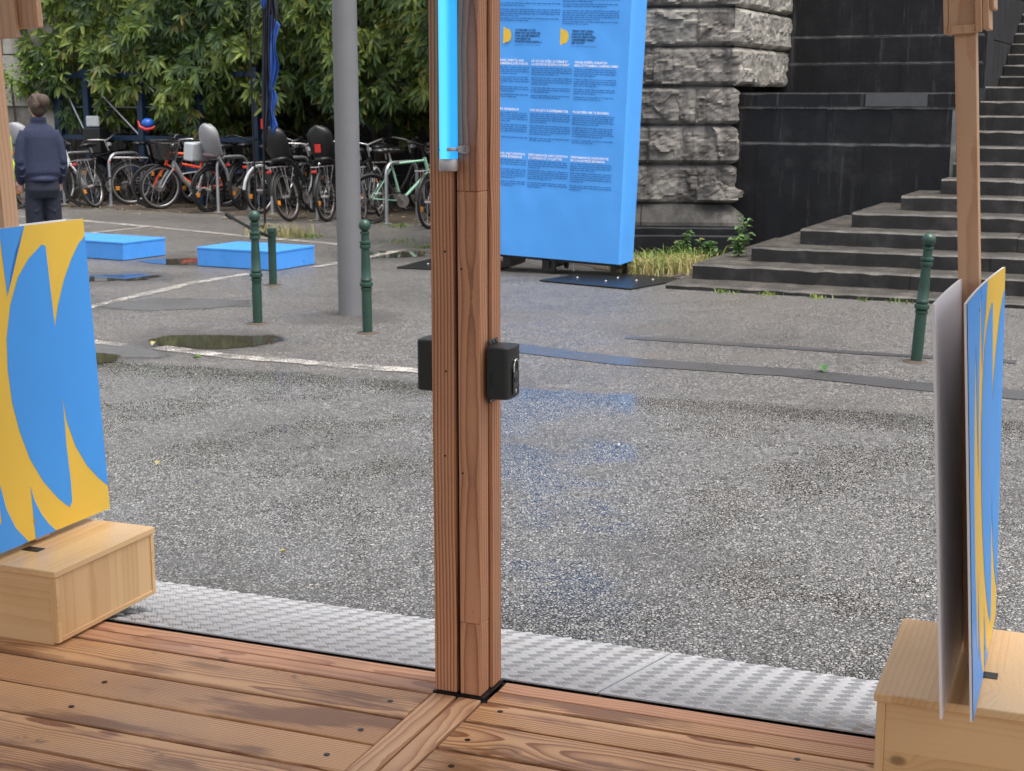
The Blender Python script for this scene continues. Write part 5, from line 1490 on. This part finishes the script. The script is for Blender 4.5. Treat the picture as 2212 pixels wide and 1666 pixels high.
def person(label, loc, rz, top, trousers, hair_bun=True):
    t = thing('person', label, 'person', loc, rz)
    t.scale = (.88, .93, 1.0)
    # body: one continuous skin surface (head, neck, trunk, arms, hands, legs, feet); faces +y
    b = MB()
    rings(b, [(0, 0, .84, .15, .11), (0, 0, .95, .165, .12), (0, -.01, 1.08, .135, .10), (0, 0, 1.22, .15, .11), (0, -.01, 1.34, .17, .10), (0, -.01, 1.40, .10, .075), (0, 0, 1.44, .055, .055), (0, .01, 1.50, .052, .055)])
    b.ell((0, .03, 1.565), (.073, .092, .112), 18, 12); b.ell((0, .085, 1.50), (.045, .035, .035))
    b.ell((0, .125, 1.555), (.012, .018, .022), 8, 6)
    for s_ in (-1, 1):
        b.ell((.076 * s_, .02, 1.555), (.012, .022, .032), 8, 6)
        b.path([(.135 * s_, 0, 1.345), (.185 * s_, -.02, 1.20), (.208 * s_, -.03, 1.07)], [.05, .046, .040], 12)
        b.path([(.208 * s_, -.03, 1.07), (.205 * s_, .05, .96), (.190 * s_, .09, .87)], [.040, .036, .026], 12)
        b.path([(.195 * s_, .09, .88), (.19 * s_, .10, .80)], [.028, .036], 10)
        for q in range(4): b.path([(.19 * s_, .075 + q * .018, .81), (.187 * s_, .08 + q * .019, .765), (.178 * s_, .085 + q * .018, .735 + abs(q - 1.5) * .008)], [.010, .0095, .008], 6)
        b.path([(.19 * s_, .125, .85), (.178 * s_, .15, .82), (.170 * s_, .155, .79)], [.012, .011, .009], 6)
        b.path([(.085 * s_, 0, .86), (.092 * s_, .01, .48), (.095 * s_, -.01, .10), (.095 * s_, -.01, .05)], [.082, .056, .038, .038], 12)
        b.ell((.10 * s_, .06, .045), (.042, .12, .045), 12, 8)
    o = b.build('body', M_SKIN, t); remesh(o, .011, 4)
    # jumper / jacket
    w = MB()
    rings(w, [(0, 0, .905, .168, .128), (0, 0, .93, .178, .135), (0, -.012, .975, .192, .148), (0, -.012, 1.08, .182, .138), (0, -.008, 1.20, .175, .138), (0, -.01, 1.30, .182, .130), (0, -.012, 1.355, .165, .112), (0, -.012, 1.395, .125, .088), (0, -.005, 1.425, .075, .07), (0, 0, 1.455, .068, .068)], 24)
    for s_ in (-1, 1):
        w.path([(.135 * s_, -.01, 1.335), (.178 * s_, -.015, 1.25), (.205 * s_, -.025, 1.14), (.215 * s_, -.035, 1.05)], [.066, .068, .060, .055], 14)
        w.path([(.215 * s_, -.035, 1.06), (.212 * s_, .02, .98), (.198 * s_, .07, .91), (.188 * s_, .088, .875)], [.055, .056, .050, .038], 14)
        for z, dx in ((1.12, .03), (1.03, .02), (.97, .0)): w.path([(.16 * s_ + dx * s_, -.080, z), (.205 * s_, -.085, z - .03), (.245 * s_, -.055, z - .02)], [.006, .012, .006], 6)
    w.ring((0, -.005, .915), .150, .022, 28, 8, 'Z')
    rings(w, [(0, -.005, 1.41, .078, .075), (0, -.012, 1.455, .082, .082), (0, -.012, 1.475, .072, .072)], 18)
    o = w.build('jumper', top, t); remesh(o, .010, 3)
    c = MB(); 
    # trousers, loose and straight
    rings(c, [(0, 0, .74, .165, .130), (0, -.012, .82, .178, .150), (0, -.008, .90, .165, .132), (0, 0, .955, .150, .118)], 24)
    for s_ in (-1, 1):
        c.path([(.082 * s_, -.008, .80), (.092 * s_, .0, .64), (.098 * s_, .0, .46), (.102 * s_, -.012, .28), (.104 * s_, -.012, .06)], [.098, .094, .086, .088, .094], 18)
        for z in (.62, .45, .36, .2, .12): c.path([(.02 * s_, -.075, z + .04), (.09 * s_, -.098, z), (.17 * s_, -.06, z + .03)], [.006, .011, .006], 6)
    o = c.build('trousers', trousers, t); remesh(o, .010, 3)
    for s_ in (-1, 1):
        sh = MB(); sh.ell((.103 * s_, .065, .045), (.050, .135, .048), 14, 8); sh.box(.06 * s_ - .0, .145 * s_, -.06, .19, .0, .02); sh.build('shoe', M_BLKP, t, smooth=60)
    h = MB()
    h.ell((0, -.002, 1.60), (.096, .108, .094), 18, 12); h.ell((0, -.045, 1.565), (.088, .076, .090), 16, 10); h.ell((.045, -.095, 1.615), (.070, .062, .066), 14, 10); h.ell((-.03, -.085, 1.575), (.045, .04, .05)); h.ell((.045, -.06, 1.64), (.04, .045, .045))
    rr = random.Random(4)
    for k in range(26):
        a = rr.uniform(0, 6.28); z = rr.uniform(1.53, 1.66)
        h.path([(.075 * math.cos(a), -.02 + .085 * math.sin(a), z), (.06 * math.cos(a + .6), -.05 + .08 * math.sin(a + .6), z + rr.uniform(-.03, .05)), (.03 * math.cos(a + 1.2), -.09 + .05 * math.sin(a + 1.2), 1.59 + rr.uniform(-.03, .03))], [.010, .012, .008], 5)
    o = h.build('hair', M_HAIR, t, smooth=60); remesh(o, .008, 1)
    for s_ in (-1, 1):
        e = MB(); e.ell((.030 * s_, .112, 1.575), (.013, .010, .008), 10, 8); e.build('eye', M_INKD, t, smooth=60)
    m2 = MB(); m2.ell((0, .115, 1.50), (.024, .012, .006), 10, 6); m2.build('mouth', M_RED if 0 else M_SKIN, t, smooth=60)
    if hair_bun:
        k2 = MB(); k2.path([(.01, -.128, 1.635), (.035, -.137, 1.61), (.05, -.125, 1.575)], [.008, .013, .008], 8); k2.build('hair_clip', M_STRAW, t, smooth=60)
    return t
person('woman with pinned-up brown hair in navy jumper and dark trousers, seen from behind', (-4.33, 13.75, 0), R(28), M_NAVY, M_TROU)
person('person in lime safety jacket almost hidden behind the left batten', (-5.03, 14.6, 0), R(-30), M_LIME, M_TROU, False)
